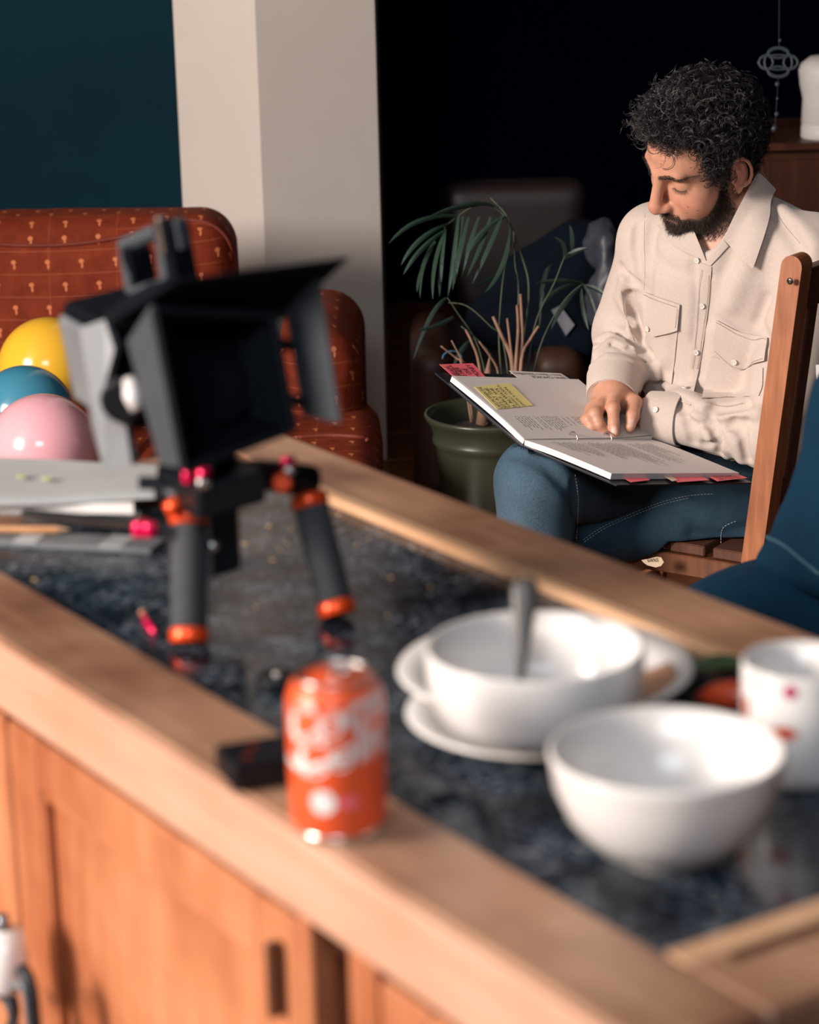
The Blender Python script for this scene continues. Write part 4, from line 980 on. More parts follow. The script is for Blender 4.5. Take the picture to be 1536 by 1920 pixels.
for o_ in (.026, WD-.026):
    a, b_ = sp_(.385, o_, ZS-.024), sp_(.41, o_, 0); MB().box((a+b_)/2, FC*.018, LO*.011, (b_-a)/2, .002).build('front_leg', M['chairw'], WC)
MB().box(sp_(.395, WD/2, .20), FC*.008, LO*(WD/2-.03), (0, 0, .018), .002).build('stretcher', M['chairw'], WC)
MB().box(sp_(.20, .026, .20), FC*.20, LO*.008, (0, 0, .015), .002).build('stretcher', M['chairw'], WC)
M['bolt'] = mat('dark_bolt', (.09, .08, .07), .3, .8, bumps=0)
for x, y in ((1482, 527), (1410, 965)):
    v = RAY(x, y); c = post_at(.6, -.0203); t = ((c-CAM)@LO)/(v@LO); c = CAM+v*t
    MB().lathe([(0, .0), (.0050, .0), (.0058, .001), (.0045, .0022), (.0022, .0026), (.0018, .0012), (0, .001)], c, LO, 18).build('bolt', M['bolt'], WC, smooth='auto', label='recessed round bolt head')

# ================================================================== blue chair at the right edge
BC = thing('blue_chair', 'petrol blue upholstered tub chair at the right edge beyond the counter', 'chair', tuple(P(1620, 1150, 3.15)*[1, 1, 0]))
sc0 = P(1600, 1190, 3.12)
def f_bseat(p):
    d = sd_ell(p, P(1610, 1205, 3.10), (.265, .24, .105))
    q = p-sc0.astype(p.dtype); th = np.arctan2(q[:, 2]*1.0+.10, -q[:, 0]); rr = np.sqrt(q[:, 0]**2+q[:, 1]**2)
    return d + .0035*np.exp(-((np.mod(np.arctan2(q[:, 1], -q[:, 0])/.33+.1, 1)-.5)/.06)**2)
sdf_mesh('seat', f_bseat, sc0-np.array([.34, .30, .17]), sc0+np.array([.32, .30, .16]), .007, M['bluechair'], BC)
bk = [P(1448, 1060, 3.15), P(1510, 985, 3.12), P(1552, 900, 3.08), P(1575, 800, 3.04), P(1590, 720, 3.0)]
bk2 = [P(1560, 1090, 2.95), P(1610, 1000, 2.92), P(1650, 900, 2.88), P(1670, 800, 2.84), P(1680, 720, 2.82)]
def f_bback(p):
    d = None
    for a, b_, ra in zip(bk, bk2, (.020, .032, .036, .036, .032)):
        e = sd_cap(p, a, b_, ra, ra+.004); d = e if d is None else smin(d, e, .075)
    return d
mn = np.min(bk+bk2, axis=0)-.1; mxx = np.max(bk+bk2, axis=0)+.1
sdf_mesh('backrest', f_bback, mn, mxx, .008, M['bluechair'], BC)
f_bb = lambda p: smin(f_bback(p), f_bseat(p), .01)
pipe(f_bb, [(1440, 1008), (1470, 1022), (1505, 1050), (1540, 1078)], .0035, .001, 2.7, 3.5, 'bluepipe', BC, label='thin paler piping along the seam')
for lx, ly in ((-.14, -.13), (.14, -.13), (-.14, .13), (.14, .13)):
    MB().tube([sc0+np.array([lx, ly, -.06]), np.array([sc0[0]+lx*1.25, sc0[1]+ly*1.25, 0.0])], [.016, .010], 12).build('leg', M['black'], BC, smooth='auto')
# ================================================================== the binder on his lap
bA, bB, bC, bD = P(985, 822, 4.02), P(1145, 888, 3.866), P(1385, 885, 4.054), P(850, 708, 4.153)
bG = bA+bC-bB; bE = bD+bG-bA
nR = nrm(np.cross(bC-bB, bA-bB)); nR = nR*np.sign(nR[2]); nL = nrm(np.cross(bG-bA, bD-bA)); nL = nL*np.sign(nL[2])
spn = nrm(bG-bA); uR = nrm(bB-bA); uL = nrm(bD-bA)
BI = thing('ring_binder', 'open black ring binder of white script pages on the man’s lap', 'binder', tuple(bA-np.array([0, 0, .03])))
def cover(o, u, n, wid, th=.0025, drop=.011):
    a = o - n*drop - spn*.008; return MB().prism([a, a+u*(wid), a+u*wid+spn*.318, a+spn*.318], -n*th)
cR = cover(bA, uR, nR, .236).build('cover', M['binder'], BI); cL = cover(bA, uL, nL, .246).build('cover', M['binder'], BI)
MB().prism([bA-nR*.0125-spn*.008+uR*.012, bA-nR*.0125-spn*.008+uL*.012, bA-nR*.0125+spn*.31+uL*.012, bA-nR*.0125+spn*.31+uR*.012], -nR*.0022).build('spine', M['binder'], BI)
def pages(o, u, n, name, th, curl, w=.212, h=.297, m='paper'):
    g = np.zeros((26, 16, 3))
    for i in range(26):
        for j in range(16):
            a, b = i/25, j/15
            lift = curl(a, b); g[i, j] = o + u*(w*a) + spn*(h*b) + n*lift
    gn = np.cross(g[1, 0]-g[0, 0], g[0, 1]-g[0, 0])
    if gn@n < 0: g = g[::-1]
    return MB().sheet(g, th).build(name, M[m], BI, smooth='auto')
curlL = lambda a, b: -.003*(1-a)**6 + .0015*math.sin(3*a+2*b) + (.010*max(0, b-.75)*4*max(0, .6-a))
curlR = lambda a, b: -.003*(1-a)**6 + .0012*math.sin(2.5*a+1.5*b)
pages(bA, uL, nL, 'page_stack', .0098, curlL); pages(bA, uR, nR, 'page_stack', .0098, curlR)
pages(bA-nL*-.0012+uL*.001, uL, nL, 'loose_page', .0003, lambda a, b: curlL(a, b)+.0012*a+.006*max(0, .25-a)*b, .209, .296)
def ring(s):
    c = bA+spn*s; q = []
    for t in np.linspace(-.15, math.pi+.15, 18):
        u = nrm(uR-uL); q.append(c+u*.0115*math.cos(t)+nR*(.0115*math.sin(t)-.001))
    MB().tube(q, .0013, 8).build('binder_ring', M['steel'], BI, smooth=True)
ring(.109); ring(.189)
# printed text: rows run from the near edge towards the far left, as the reader sees them
rp = random.Random(12)
def print_rows(o, u, n, rows, base, w=.212, h=.297):
    mb = MB()
    for (v, a0, a1) in rows:
        a = a0
        while a < a1:
            L = rp.uniform(.006, .022)/w*.5; e = min(a1, a+L)
            c = [(a, v), (e, v), (e, v+.0021/h), (a, v+.0021/h)]
            mb.add([o+u*(w*x)+spn*(h*y)+n*(base(x, y)+.0016) for x, y in c], [(0, 1, 2, 3)]); a = e+.0022/w
    return mb
def rowset(v0, v1, step, a0, a1, ragged=.3):
    out = []; v = v0
    while v < v1:
        if rp.random() > .12: out.append((v, a0+rp.uniform(0, ragged*.15), a1-rp.uniform(0, ragged)*(a1-a0)))
        v += step
    return out
rL = rowset(.10, .28, .021, .12, .70, .5)+rowset(.36, .52, .022, .62, .92, .3)+rowset(.30, .66, .020, .10, .58, .55)+rowset(.68, .80, .02, .10, .9, .6)
rR = rowset(.12, .30, .022, .10, .60, .4)+rowset(.34, .62, .020, .12, .85, .5)+rowset(.64, .86, .022, .15, .75, .6)
print_rows(bA, uL, nL, rL, curlL).build('printed_text', M['print'], BI); print_rows(bA, uR, nR, rR, curlR).build('printed_text', M['print'], BI)
def onpl(px, py, o, n, h):
    v = RAY(px, py); t = ((o+n*h-CAM)@n)/(v@n); return CAM+v*t
def note(c4, o, n, h, name, m, par=BI, lab=None, th=.0004, curl=0):
    q = [onpl(x, y, o, n, h) for x, y in c4]; g = np.zeros((8, 8, 3))
    for i in range(8):
        for j in range(8):
            u, v = i/7, j/7; g[i, j] = (q[0]*(1-u)+q[1]*u)*(1-v)+(q[3]*(1-u)+q[2]*u)*v + n*curl*(u**2)
    gn = np.cross(g[1, 0]-g[0, 0], g[0, 1]-g[0, 0])
    if gn@n < 0: g = g[::-1]
    return MB().sheet(g, th).build(name, m, par, smooth='auto', label=lab), q
def write(rows, c4, o, n, h, m, par, name='handwriting'):
    # c4: reader's top-left, top-right, bottom-right, bottom-left in the picture frame
    q = [onpl(x, y, o, n, h) for x, y in c4]; mb = MB(); k = len(rows)
    for r, (txt, a0, a1) in enumerate(rows):
        v, f = text_polys(txt, 1.0); xs = [p_[0] for p_ in v]; x0, x1 = min(xs), max(xs); ys = [p_[1] for p_ in v]; y0, y1 = min(ys), max(ys)
        P_ = []
        for p_ in v:
            s = a0+(a1-a0)*(p_[0]-x0)/(x1-x0); t = (r+.14+.72*(1-(p_[1]-y0)/(y1-y0)))/k
            P_.append((q[0]*(1-s)+q[1]*s)*(1-t)+(q[3]*(1-s)+q[2]*s)*t)
        mb.add(P_, f)
    return mb.build(name, m, par)
# yellow note
yn, _ = note([(889, 725), (956, 718), (1000, 760), (932, 767)], bA, nL, .0042, 'sticky_note', M['yellow_note'], lab='yellow sticky note covered in black handwriting')
write([('CAITLYN WHEN THE', 0, 1), ('SITS AT THE', 0, .92), ('TABLE, SHE', .0, .9), ('IS ALWAYS', .0, .86), ('USUALLY TODAY(', .0, 1), ("JACK'S PDN.", .02, .9)],
      [(936, 766), (894, 726), (946, 720), (988, 761)], bA, nL, .0050, M['ink'], yn)
pn1, _ = note([(824, 683), (887, 681), (912, 708), (852, 708)], bA, nL, -.0085, 'sticky_note', M['pink_note'], lab='bright pink sticky note at the far left corner of the cover')
write([('BEAM.', 0.1, .95), ('IS HER', 0, .8), ('ONE', .2, .7), ('MONEY', 0, 1)], [(853, 706), (830, 685), (883, 683), (905, 706)], bA, nL, -.0078, M['ink'], pn1)
MB().prism([onpl(x, y, bA, nL, -.0078) for x, y in ((842, 684), (843.4, 684), (867, 707), (865.6, 707))], nL*.0002).build('pen_line', M['ink'], pn1)
wn, _ = note([(955, 695), (1052, 700), (1082, 719), (980, 716)], bA, nL, -.0085, 'label', M['paper'], lab='white label with black handwriting on the cover')
write([('TIGHTER WITH THE', 0, 1), ('LENS CHOICE.', 0, .75), ('24mm + 35mm + 50mm/90mm', 0, 1)], [(1078, 717), (984, 714), (960, 697), (1050, 701)], bA, nL, -.0078, M['ink'], wn)
for i, (c4, lab) in enumerate((([(1148, 884), (1195, 883), (1219, 900), (1184, 904)], 'pink sticky note nearest the spine of the right cover'), ([(1238, 884), (1292, 883), (1331, 900), (1272, 904)], 'middle pink sticky note sticking out of the pages'),
                              ([(1310, 883), (1368, 882), (1402, 896), (1346, 902)], 'pink note with lines of writing at the right corner'))):
    o_, _ = note(c4, bA, nR, -.0075+.0006*i, 'sticky_note', M['pink_note'], lab=lab)
    if i == 2: write([('LIZ AND HER', 0, 1), ('MOTHER TALK', 0, 1), ('ABOUT IT', 0, .8)], [(1398, 895), (1325, 884), (1318, 884), (1350, 900)][::1], bA, nR, -.0050, M['ink'], o_)
note([(1208, 884), (1226, 884), (1234, 892), (1214, 893)], bA, nR, -.0070, 'index_tab', M['jacket'], lab='small dark blue index tab')
note([(1240, 890), (1252, 889), (1272, 900), (1262, 902)], bA, nR, -.0060, 'sticky_note', M['kraft'], lab='narrow cream note under the middle pink one')

# ================================================================== the man
MAN = thing('person', 'seated bearded man with dark curly hair, beige shirt and blue jeans reading a binder', 'person', tuple(P(1400, 950, 4.22)*[1, 1, 0]))
# head pose
HO = P(1319, 294, 4.10)
HX = nrm((.532, -.784, -.319)); HY = nrm((-.809, -.359, -.466)); HZ = nrm(np.cross(HX, HY)); HZ = HZ*np.sign(HZ[2]); HY = nrm(np.cross(HX, HZ)); HY = HY*np.sign(-HY[0])
HM = np.array([HX, HY, HZ])
def H(x, y, z): return HO + HX*x + HY*y + HZ*z
lt = nrm((.89, -.456, 0)); ft = nrm((-.456, -.89, 0))
SLs, SRs = P(1528, 478, 4.10), P(1226, 446, 4.27)
ERs, WRs = P(1172, 622, 4.40), P(1148, 738, 4.215)
ELs, WLs = P(1455, 812, 4.14), P(1218, 778, 4.235)
PC = P(1400, 905, 4.38); SM = (SLs+SRs)/2; NB = SM + np.array([0, 0, .045]) - ft*.035
dT = 4.145
_z = np.array([.38, .50, .62, .74, .83, .885, .935]); _a = np.array([.185, .19, .178, .18, .185, .150, .075]); _b = np.array([.135, .138, .128, .128, .112, .088, .060])
def f_torso(p, off=0.0, za=.0):
    z = p[:, 2]; t = np.clip((z-PC[2])/(SM[2]-PC[2]), -.2, 1.2); cx = PC[0]+(SM[0]-PC[0])*t; cy = PC[1]+(SM[1]-PC[1])*t
    bow = .02*np.sin(np.clip(t, 0, 1)*math.pi); cx = cx - ft[0]*bow; cy = cy - ft[1]*bow
    dx, dy = p[:, 0]-cx, p[:, 1]-cy; X = dx*lt[0]+dy*lt[1]; Y = dx*ft[0]+dy*ft[1]
    a = np.interp(z, _z, _a)-off; b = np.interp(z, _z, _b)-off
    k = (np.abs(X/a)**2.3+np.abs(Y/b)**2.3)**(1/2.3); d = (k-1)*np.minimum(a, b)
    return smax(d, z-(.935-off), .03).astype(p.dtype)
# ---- hand helper
def hand_parts(J, r):
    def f(p):
        w, pal = J['wrist'], J['mcp']; d = None
        for q, rr in zip(pal, (.0145, .0140, .013, .0115)):
            e = sd_cap(p, w, q, .0170, rr); d = e if d is None else smin(d, e, .012)
        for fi, pts in enumerate(J['fingers']):
            rs = [x*r[fi] for x in (.0128, .0112, .0098, .0080)]; e = sd_chain(p, pts, rs, .003); d = smin(d, e, .0045)
            d = smin(d, sd_sph(p, pts[1], .0118*r[fi]), .004)
        e = sd_chain(p, J['thumb'], [.0165, .0140, .0118, .0095], .004); d = smin(d, e, .010)
        return d
    return f
JR = dict(wrist=P(1147, 731, dT+.115), mcp=[P(1151, 743, dT+.052), P(1134, 750, dT+.050), P(1119, 760, dT+.052), P(1109, 770, dT+.060)],
          fingers=[[P(1151, 743, dT+.052), P(1150, 766, dT+.016), P(1151, 792, dT+.004), P(1153, 811, dT+.001)],
                   [P(1134, 750, dT+.050), P(1117, 776, dT+.012), P(1124, 796, dT+.006), P(1134, 806, dT+.010)],
                   [P(1119, 760, dT+.052), P(1104, 787, dT+.014), P(1110, 800, dT+.008), P(1121, 807, dT+.014)],
                   [P(1109, 770, dT+.060), P(1098, 790, dT+.028), P(1103, 800, dT+.022), P(1112, 806, dT+.024)]],
          thumb=[P(1163, 738, dT+.090), P(1189, 755, dT+.050), P(1186, 780, dT+.024), P(1181, 800, dT+.016)])
f_handR = hand_parts(JR, (1.0, 1.0, .97, .85))
wl0 = P(1240, 783, 4.245); hd_ = nrm(P(1246, 900, 4.24)-wl0); hs_ = nrm(np.cross(hd_, (0, 0, 1)))
JL = dict(wrist=wl0, mcp=[wl0+hd_*.085+hs_*x for x in (.030, .010, -.010, -.028)],
          fingers=[[wl0+hd_*.085+hs_*x, wl0+hd_*(.085+.040*l)+hs_*x+np.array([0, 0, -.008]), wl0+hd_*(.085+.060*l)+hs_*x+np.array([.012, .01, -.018]), wl0+hd_*(.085+.066*l)+hs_*x+np.array([.028, .015, -.022])] for x, l in ((.030, .95), (.010, 1.05), (-.010, 1.0), (-.028, .8))],
          thumb=[wl0+hd_*.02+hs_*.02, wl0+hd_*.045+hs_*.045, wl0+hd_*.075+hs_*.055, wl0+hd_*.098+hs_*.052])
f_handL = hand_parts(JL, (1, 1, .97, .85))
# ---- head
def f_head_l(q):
    X = np.abs(q[:, 0]); s = np.stack([X, q[:, 1], q[:, 2]], 1)
    d = sd_ell(q, (0, -.018, .034), (.074, .094, .086))
    d = smin(d, sd_ell(q, (0, .028, .045), (.064, .064, .060)), .02)
    d = smin(d, sd_ell(q, (0, .030, -.030), (.058, .060, .072)), .02)
    d = smin(d, sd_ell(s, (.018, .030, -.078), (.036, .046, .034)), .025)      # jaw
    d = smin(d, sd_ell(q, (0, .076, -.103), (.022, .018, .017)), .022)          # chin
    d = smin(d, sd_ell(s, (.040, .054, -.028), (.023, .024, .026)), .032)       # cheekbone
    d = smin(d, sd_cap(s, (.008, .0885, .028), (.038, .077, .033), .009, .009), .014)  # brow
    d = smax(d, -sd_ell(s, (.031, .095, .010), (.017, .014, .011)), .010)      # socket
    d = smin(d, sd_sph(s, (.0325, .0665, .0075), .0175), .004)                   # lidded eye
    d = smin(d, sd_cap(s, (.019, .0805, .000), (.044, .0755, .001), .0018, .0015), .003)  # lower lid
    d = smin(d, sd_cap(q, (0, .091, .022), (0, .1115, -.028), .0085, .0112), .012)   # nose bridge
    d = smin(d, sd_sph(q, (0, .1125, -.035), .0122), .008)
    d = smin(d, sd_ell(s, (.0120, .1000, -.038), (.0080, .0115, .0075)), .0075)
    d = smax(d, -sd_ell(s, (.0068, .104, -.0475), (.0035, .0065, .0035)), .002)
    d = smin(d, sd_ell(q, (0, .081, -.062), (.033, .017, .024)), .014)          # muzzle
    d = smin(d, sd_cap(s, (0, .0975, -.0625), (.022, .0865, -.0665), .0030, .0016), .004)   # upper lip
    d = smin(d, sd_cap(s, (0, .0960, -.0715), (.018, .0875, -.0695), .0040, .0018), .004)  # lower lip
    d = smax(d, -sd_cap(s, (0, .1025, -.0668), (.025, .0900, -.0678), .0009, .0008), .0015)
    d = smax(d, -sd_ell(q, (0, .100, -.084), (.014, .006, .004)), .006)
    # ears
    e = sd_ell(s, (.0810, -.012, .000), (.0060, .018, .033))
    ring_ = None
    for k in range(9):
        t0_, t1_ = math.radians(-62+k*30), math.radians(-62+(k+1)*30)
        f_ = lambda t: (.0865+.006*math.sin(t), -.013-.0175*math.sin(t), .003+.030*math.cos(t))
        c = sd_cap(s, f_(t0_), f_(t1_), .0030, .0030); ring_ = c if ring_ is None else np.minimum(ring_, c)
    e = smin(e, ring_, .003); e = smin(e, sd_ell(s, (.0800, -.004, -.030), (.0055, .009, .010)), .004)
    e = smax(e, -sd_ell(s, (.0885, -.004, -.002), (.0065, .0085, .014)), .003); e = smax(e, -sd_ell(s, (.0885, -.016, .008), (.0040, .005, .014)), .003)
    e = smin(e, sd_ell(s, (.079, .0035, -.006), (.005, .004, .006)), .003)
    return smin(d, e, .004)
NKT = H(0, -.020, -.045)
def f_neck(p, off=0):
    d = smin(sd_cap(p, NKT, NB+ft*.02, .052+off, .058+off), sd_cap(p, H(.0, .02, -.075), NB+ft*.05, .040+off, .045+off), .03)
    return d
def f_body(p):
    q = (p-HO.astype(p.dtype))@HM.T.astype(p.dtype)
    r = np.sqrt((q**2).sum(1)); m = r < .19
    d = (r-.13).astype(p.dtype)
    if m.any(): d[m] = f_head_l(q[m])
    d = smin(d, f_neck(p), .012)
    d = smin(d, f_torso(p, .020), .03)
    d = smin(d, sd_chain(p, [SLs, ELs, WLs, wl0], [.045, .038, .027, .024], .02), .02)
    d = smin(d, sd_chain(p, [SRs, ERs, WRs, JR['wrist']], [.045, .038, .028, .022], .02), .02)
    for c, fh in ((JR['fingers'][0][1], f_handR), (JL['mcp'][1], f_handL)):
        rr = sd_sph(p, c, .0); m = rr < .15
        e = (rr-.10).astype(p.dtype)
        if m.any(): e[m] = fh(p[m])
        d = smin(d, e, .010)
    d = smax(d, (PC[2]+.06)-p[:, 2], .02)
    return d
allp = np.array([SLs, SRs, ERs, WLs, ELs, HO+.0, JR['fingers'][0][3], JR['fingers'][3][3], PC]); lo = allp.min(0)-.16; hi = allp.max(0)+.20
lo[2] = PC[2]+.02; hi[2] = HO[2]+.16
bo, bpos = sdf_mesh('body', f_body, lo, hi, .0017, M['skin'], MAN)
# albedo of lips, nails, stubble, moles
def wcol(co):
    q = (co-HO)@HM.T; n = len(q); C_ = np.tile(np.array([.56, .285, .185]), (n, 1)); X = np.abs(q[:, 0])
    def blend(mask, c, w=1.0):
        k = (mask*w)[:, None]; C_[:] = C_*(1-k)+np.array(c)*k
    inh = np.sqrt((q**2).sum(1)) < .19
    g = lambda c, r: np.exp(-((X-c[0])**2/r[0]**2+(q[:, 1]-c[1])**2/r[1]**2+(q[:, 2]-c[2])**2/r[2]**2))*inh
    blend(g((.045, .07, -.03), (.03, .04, .022)), (.60, .25, .16), .6); blend(g((0, .115, -.035), (.014, .02, .014)), (.60, .23, .15), .7)
    blend(g((.082, -.005, 0), (.012, .03, .04)), (.62, .25, .17), .8)
    blend(beard_mask(q)*inh, (.13, .068, .048), .9)
    blend(np.exp(-(((q[:, 2]+.067)/.0068)**4))*(X < .0235)*(q[:, 1] > .084)*inh, (.50, .215, .16), .7)
    for mx_, mz_ in ((.014, .055), (.050, -.028), (.042, -.045), (.060, -.038)):
        blend(np.exp(-(((q[:, 0]-mx_)**2+(q[:, 2]-mz_)**2)/(.0013**2)))*(q[:, 1] > .02)*inh, (.10, .04, .03), .95)
    for (px, py, d_, rx) in ((1151.5, 806.5, dT-.004, .0052), (1184, 793, dT+.008, .0062)):
        c = P(px, py, d_); v = co-c; a = v@RT; b = v@UP; blend(np.exp(-((a/rx)**4+(b/(rx*1.25))**4))*((v@FW) < .006), (.72, .47, .38), .9)
    # darker skin tone round the wrist inside the cuff
    v = np.linalg.norm(co-P(1140, 722, dT+.11), axis=1); blend(np.exp(-(v/.022)**2), (.25, .12, .08), .5)
    return C_
def beard_mask(q):
    X = np.abs(q[:, 0]); y, z = q[:, 1], q[:, 2]
    top = np.interp(y, [-.01, .012, .03, .05, .07, .082, .10], [-.02, -.012, -.040, -.062, -.070, -.062, -.049])
    side = 1/(1+np.exp((z-top)/.0035)); 
    low = 1/(1+np.exp(-(z+.110-.35*(.06-np.clip(y, 0, .06)))/.004))
    back = 1/(1+np.exp(-(y-.004)/.003))
    cheek = np.where((y > .078) & (z > -.062) & (X > .030), 0.0, 1.0)
    lips = np.where((X < .024) & (y > .080) & (z < -.0645) & (z > -.0760), 0., 1.)
    nose = np.where((z > -.0505) & (y > .08), 0., 1.)
    soul = np.where((X > .010) & (X < .024) & (z > -.084) & (z < -.0765) & (y > .08), .35, 1.)
    return side*low*back*cheek*lips*nose*soul
me = bo.data; ca_ = me.color_attributes.new('tint', 'FLOAT_COLOR', 'POINT')
cc_ = np.ones((len(bpos), 4), np.float32); cc_[:, :3] = wcol(bpos); ca_.data.foreach_set('color', cc_.ravel())
bn_ = np.empty(len(bpos)*3, np.float32); me.vertices.foreach_get('normal', bn_); bn_ = bn_.reshape(-1, 3)
bq = (bpos-HO)@HM.T; bnl = bn_@HM.T; rh = np.sqrt((bq**2).sum(1))
# ---- hair strands
RS = np.random.RandomState(21)
def strands(name, roots, gen, r, m, parent, sides=3, npt=8):
    # gen(i) -> (npt,3) local head coordinates
    Pn = gen(roots); n = len(Pn); T = np.gradient(Pn, axis=1); T /= np.linalg.norm(T, axis=2, keepdims=True)+1e-9
    A = np.cross(T, np.array([.31, .77, .55])); A /= np.linalg.norm(A, axis=2, keepdims=True)+1e-9; B = np.cross(T, A)
    rr = (np.asarray(r) if np.ndim(r) else np.full(n, r))[:, None]*np.linspace(1, .35, npt)[None]
    V = np.stack([Pn + rr[..., None]*(A*math.cos(2*math.pi*k/sides)+B*math.sin(2*math.pi*k/sides)) for k in range(sides)], 2)
    W_ = HO + V.reshape(-1, 3)@HM
    i, j, k = np.meshgrid(np.arange(n), np.arange(npt-1), np.arange(sides), indexing='ij'); b = (i*npt+j)*sides; k2 = (k+1) % sides
    F = np.stack([b+k, b+k2, b+sides+k2, b+sides+k], -1).reshape(-1, 4)
    return np_mesh(name, W_, F, m, parent)
def hairline(q):
    return q[:, 2] > np.interp(q[:, 1], [-.12, -.05, -.034, -.026, .008, .016, .030, .042, .055, .075, .10], [-.055, -.045, -.03, .036, .034, .000, .012, .060, .082, .092, .094])
ok = (rh < .17) & hairline(bq) & (np.abs(bq[:, 0]) < .079) & ~((np.abs(bq[:, 0]) > .055) & (bq[:, 1] > -.045) & (bq[:, 1] < .012) & (bq[:, 2] < .052))
cand = np.where(ok)[0]
# lumpy scalp mass under the curls
def f_cap(p):
    q = (p-HO.astype(p.dtype))@HM.T.astype(p.dtype)
    d = sd_ell(q, (0, -.020, .046), (.084, .100, .104)); d = smin(d, sd_ell(q, (0, .046, .108), (.050, .032, .022)), .02)
    d = d + .0065*wob(q, 110, 2) + .003*wob(q, 260, 8)
    hl = np.interp(q[:, 1], [-.12, -.05, -.036, -.024, .010, .028, .040, .055, .080, .10], [-.052, -.045, -.03, .044, .042, .044, .066, .088, .098, .10])
    return smax(d, (hl-q[:, 2]).astype(p.dtype), .012)
ho_, _ = sdf_mesh('hair', f_cap, HO-.17, HO+.19, .0035, M['haircap'], MAN)
def curls(ix, npt=16):
    n = len(ix); b = bq[ix]; nn = bnl[ix].copy(); nn /= np.linalg.norm(nn, axis=1, keepdims=True)
    t = np.linspace(0, 1, npt)[None, :, None]
    dirn = nn*.8 + RS.randn(n, 3)*.42 + np.array([0, -.1, .02]); dirn /= np.linalg.norm(dirn, axis=1, keepdims=True)
    L = (.036+.022*RS.rand(n))*np.interp(b[:, 2], [-.05, .02, .08, .13], [.40, .55, .95, 1.15])*np.interp(b[:, 1], [-.11, -.05, .05, .09], [.55, .75, 1.0, 1.1]); L = L[:, None, None]
    side = np.cross(dirn, RS.randn(n, 3)); side /= np.linalg.norm(side, axis=1, keepdims=True); s2 = np.cross(dirn, side)
    turns = (1.2+1.3*RS.rand(n))[:, None, None]*2*math.pi; R_ = (.0045+.0045*RS.rand(n))[:, None, None]; ph = RS.rand(n)[:, None, None]*6.28
    w = np.clip(t*3, 0, 1)
    return b[:, None]+dirn[:, None]*L*t + R_*w*(side[:, None]*(np.cos(turns*t+ph)-np.cos(ph)) + s2[:, None]*(np.sin(turns*t+ph)-np.sin(ph))) + np.array([0, .0, -.010])*t**2
ix = RS.choice(cand, 3200); strands('curls', ix, lambda a: curls(a, 14), .00038+.0003*RS.rand(3200), M['hair'], ho_, 3, 14)
def locks(ix, npt=20):
    n = len(ix); b = bq[ix]; nn = bnl[ix]; t = np.linspace(0, 1, npt)[None, :, None]
    dirn = nn*.9 + RS.randn(n, 3)*.35; dirn /= np.linalg.norm(dirn, axis=1, keepdims=True)
    L = ((.034+.020*RS.rand(n))*np.interp(b[:, 2], [-.05, .02, .08, .13], [.40, .60, 1.0, 1.25])*np.interp(b[:, 1], [-.11, -.05, .05, .09], [.55, .75, 1.05, 1.1]))[:, None, None]
    side = np.cross(dirn, RS.randn(n, 3)); side /= np.linalg.norm(side, axis=1, keepdims=True); s2 = np.cross(dirn, side)
    R_ = (.0060+.0050*RS.rand(n))[:, None, None]; ph = RS.rand(n)[:, None, None]*6.28; tn = (1.3+1.0*RS.rand(n))[:, None, None]*6.28; w = np.clip(t*2, 0, 1)
    return b[:, None]+dirn[:, None]*L*t + R_*w*(side[:, None]*(np.cos(tn*t+ph)-np.cos(ph)) + s2[:, None]*(np.sin(tn*t+ph)-np.sin(ph)))
ix2 = RS.choice(cand, 1500)
for sh in range(3):
    st_ = RS.get_state(); RS.seed(77); Q_ = locks(ix2, 20); RS.set_state(st_)
    strands('curl_lock', ix2, lambda a, Q_=Q_: Q_+np.random.RandomState(sh).randn(len(ix2), 1, 3)*.0011, .0010-.0002*sh, M['hair'], ho_, 4, 20)
# fringe curls over the forehead
fr = np.where((rh < .17) & (bq[:, 1] > .045) & (bq[:, 2] > .085) & (bq[:, 2] < .108) & (np.abs(bq[:, 0]) < .06))[0]; ixf = RS.choice(fr, 260)
def fringe(ix, npt=18):
    n = len(ix); b = bq[ix]; nn = bnl[ix]; t = np.linspace(0, 1, npt)[None, :, None]
    dirn = nn*.55+np.array([0, .35, -.35])+RS.randn(n, 3)*.25; dirn /= np.linalg.norm(dirn, axis=1, keepdims=True)
    side = np.cross(dirn, RS.randn(n, 3)); side /= np.linalg.norm(side, axis=1, keepdims=True); s2 = np.cross(dirn, side)
    L = (.012+.016*RS.rand(n))[:, None, None]; R_ = (.005+.004*RS.rand(n))[:, None, None]; ph = RS.rand(n)[:, None, None]*6.28
    return b[:, None]+nn[:, None]*.004+dirn[:, None]*L*t+R_*np.clip(t*2, 0, 1)*(side[:, None]*(np.cos(8*t+ph)-np.cos(ph))+s2[:, None]*(np.sin(8*t+ph)-np.sin(ph)))
strands('curls', ixf, lambda a: fringe(a, 18), .00040+.0003*RS.rand(260), M['hair'], ho_, 3, 18)
# beard and moustache
bmv = beard_mask(bq)*(rh < .19); cb_ = np.where(bmv > .25)[0]; pw = bmv[cb_]/bmv[cb_].sum(); nb_ = 9000
ib = RS.choice(cb_, nb_, p=pw)
def beardgen(ix, npt=5):
    n = len(ix); b = bq[ix]; nn = bnl[ix]; t = np.linspace(0, 1, npt)[None, :, None]; dn = np.array([0, .25, -.9])+RS.randn(n, 3)*.30
    L = np.interp(b[:, 2], [-.12, -.09, -.05, 0], [.012, .011, .0075, .0050])*(.6+.6*RS.rand(n))
    return b[:, None] + (nn*.55)[:, None]*L[:, None, None]*t + dn[:, None]*L[:, None, None]*.55*t*t
bd = strands('beard', ib, lambda a: beardgen(a, 5), .00022+.00016*RS.rand(nb_), M['beard'], MAN, 3, 5)
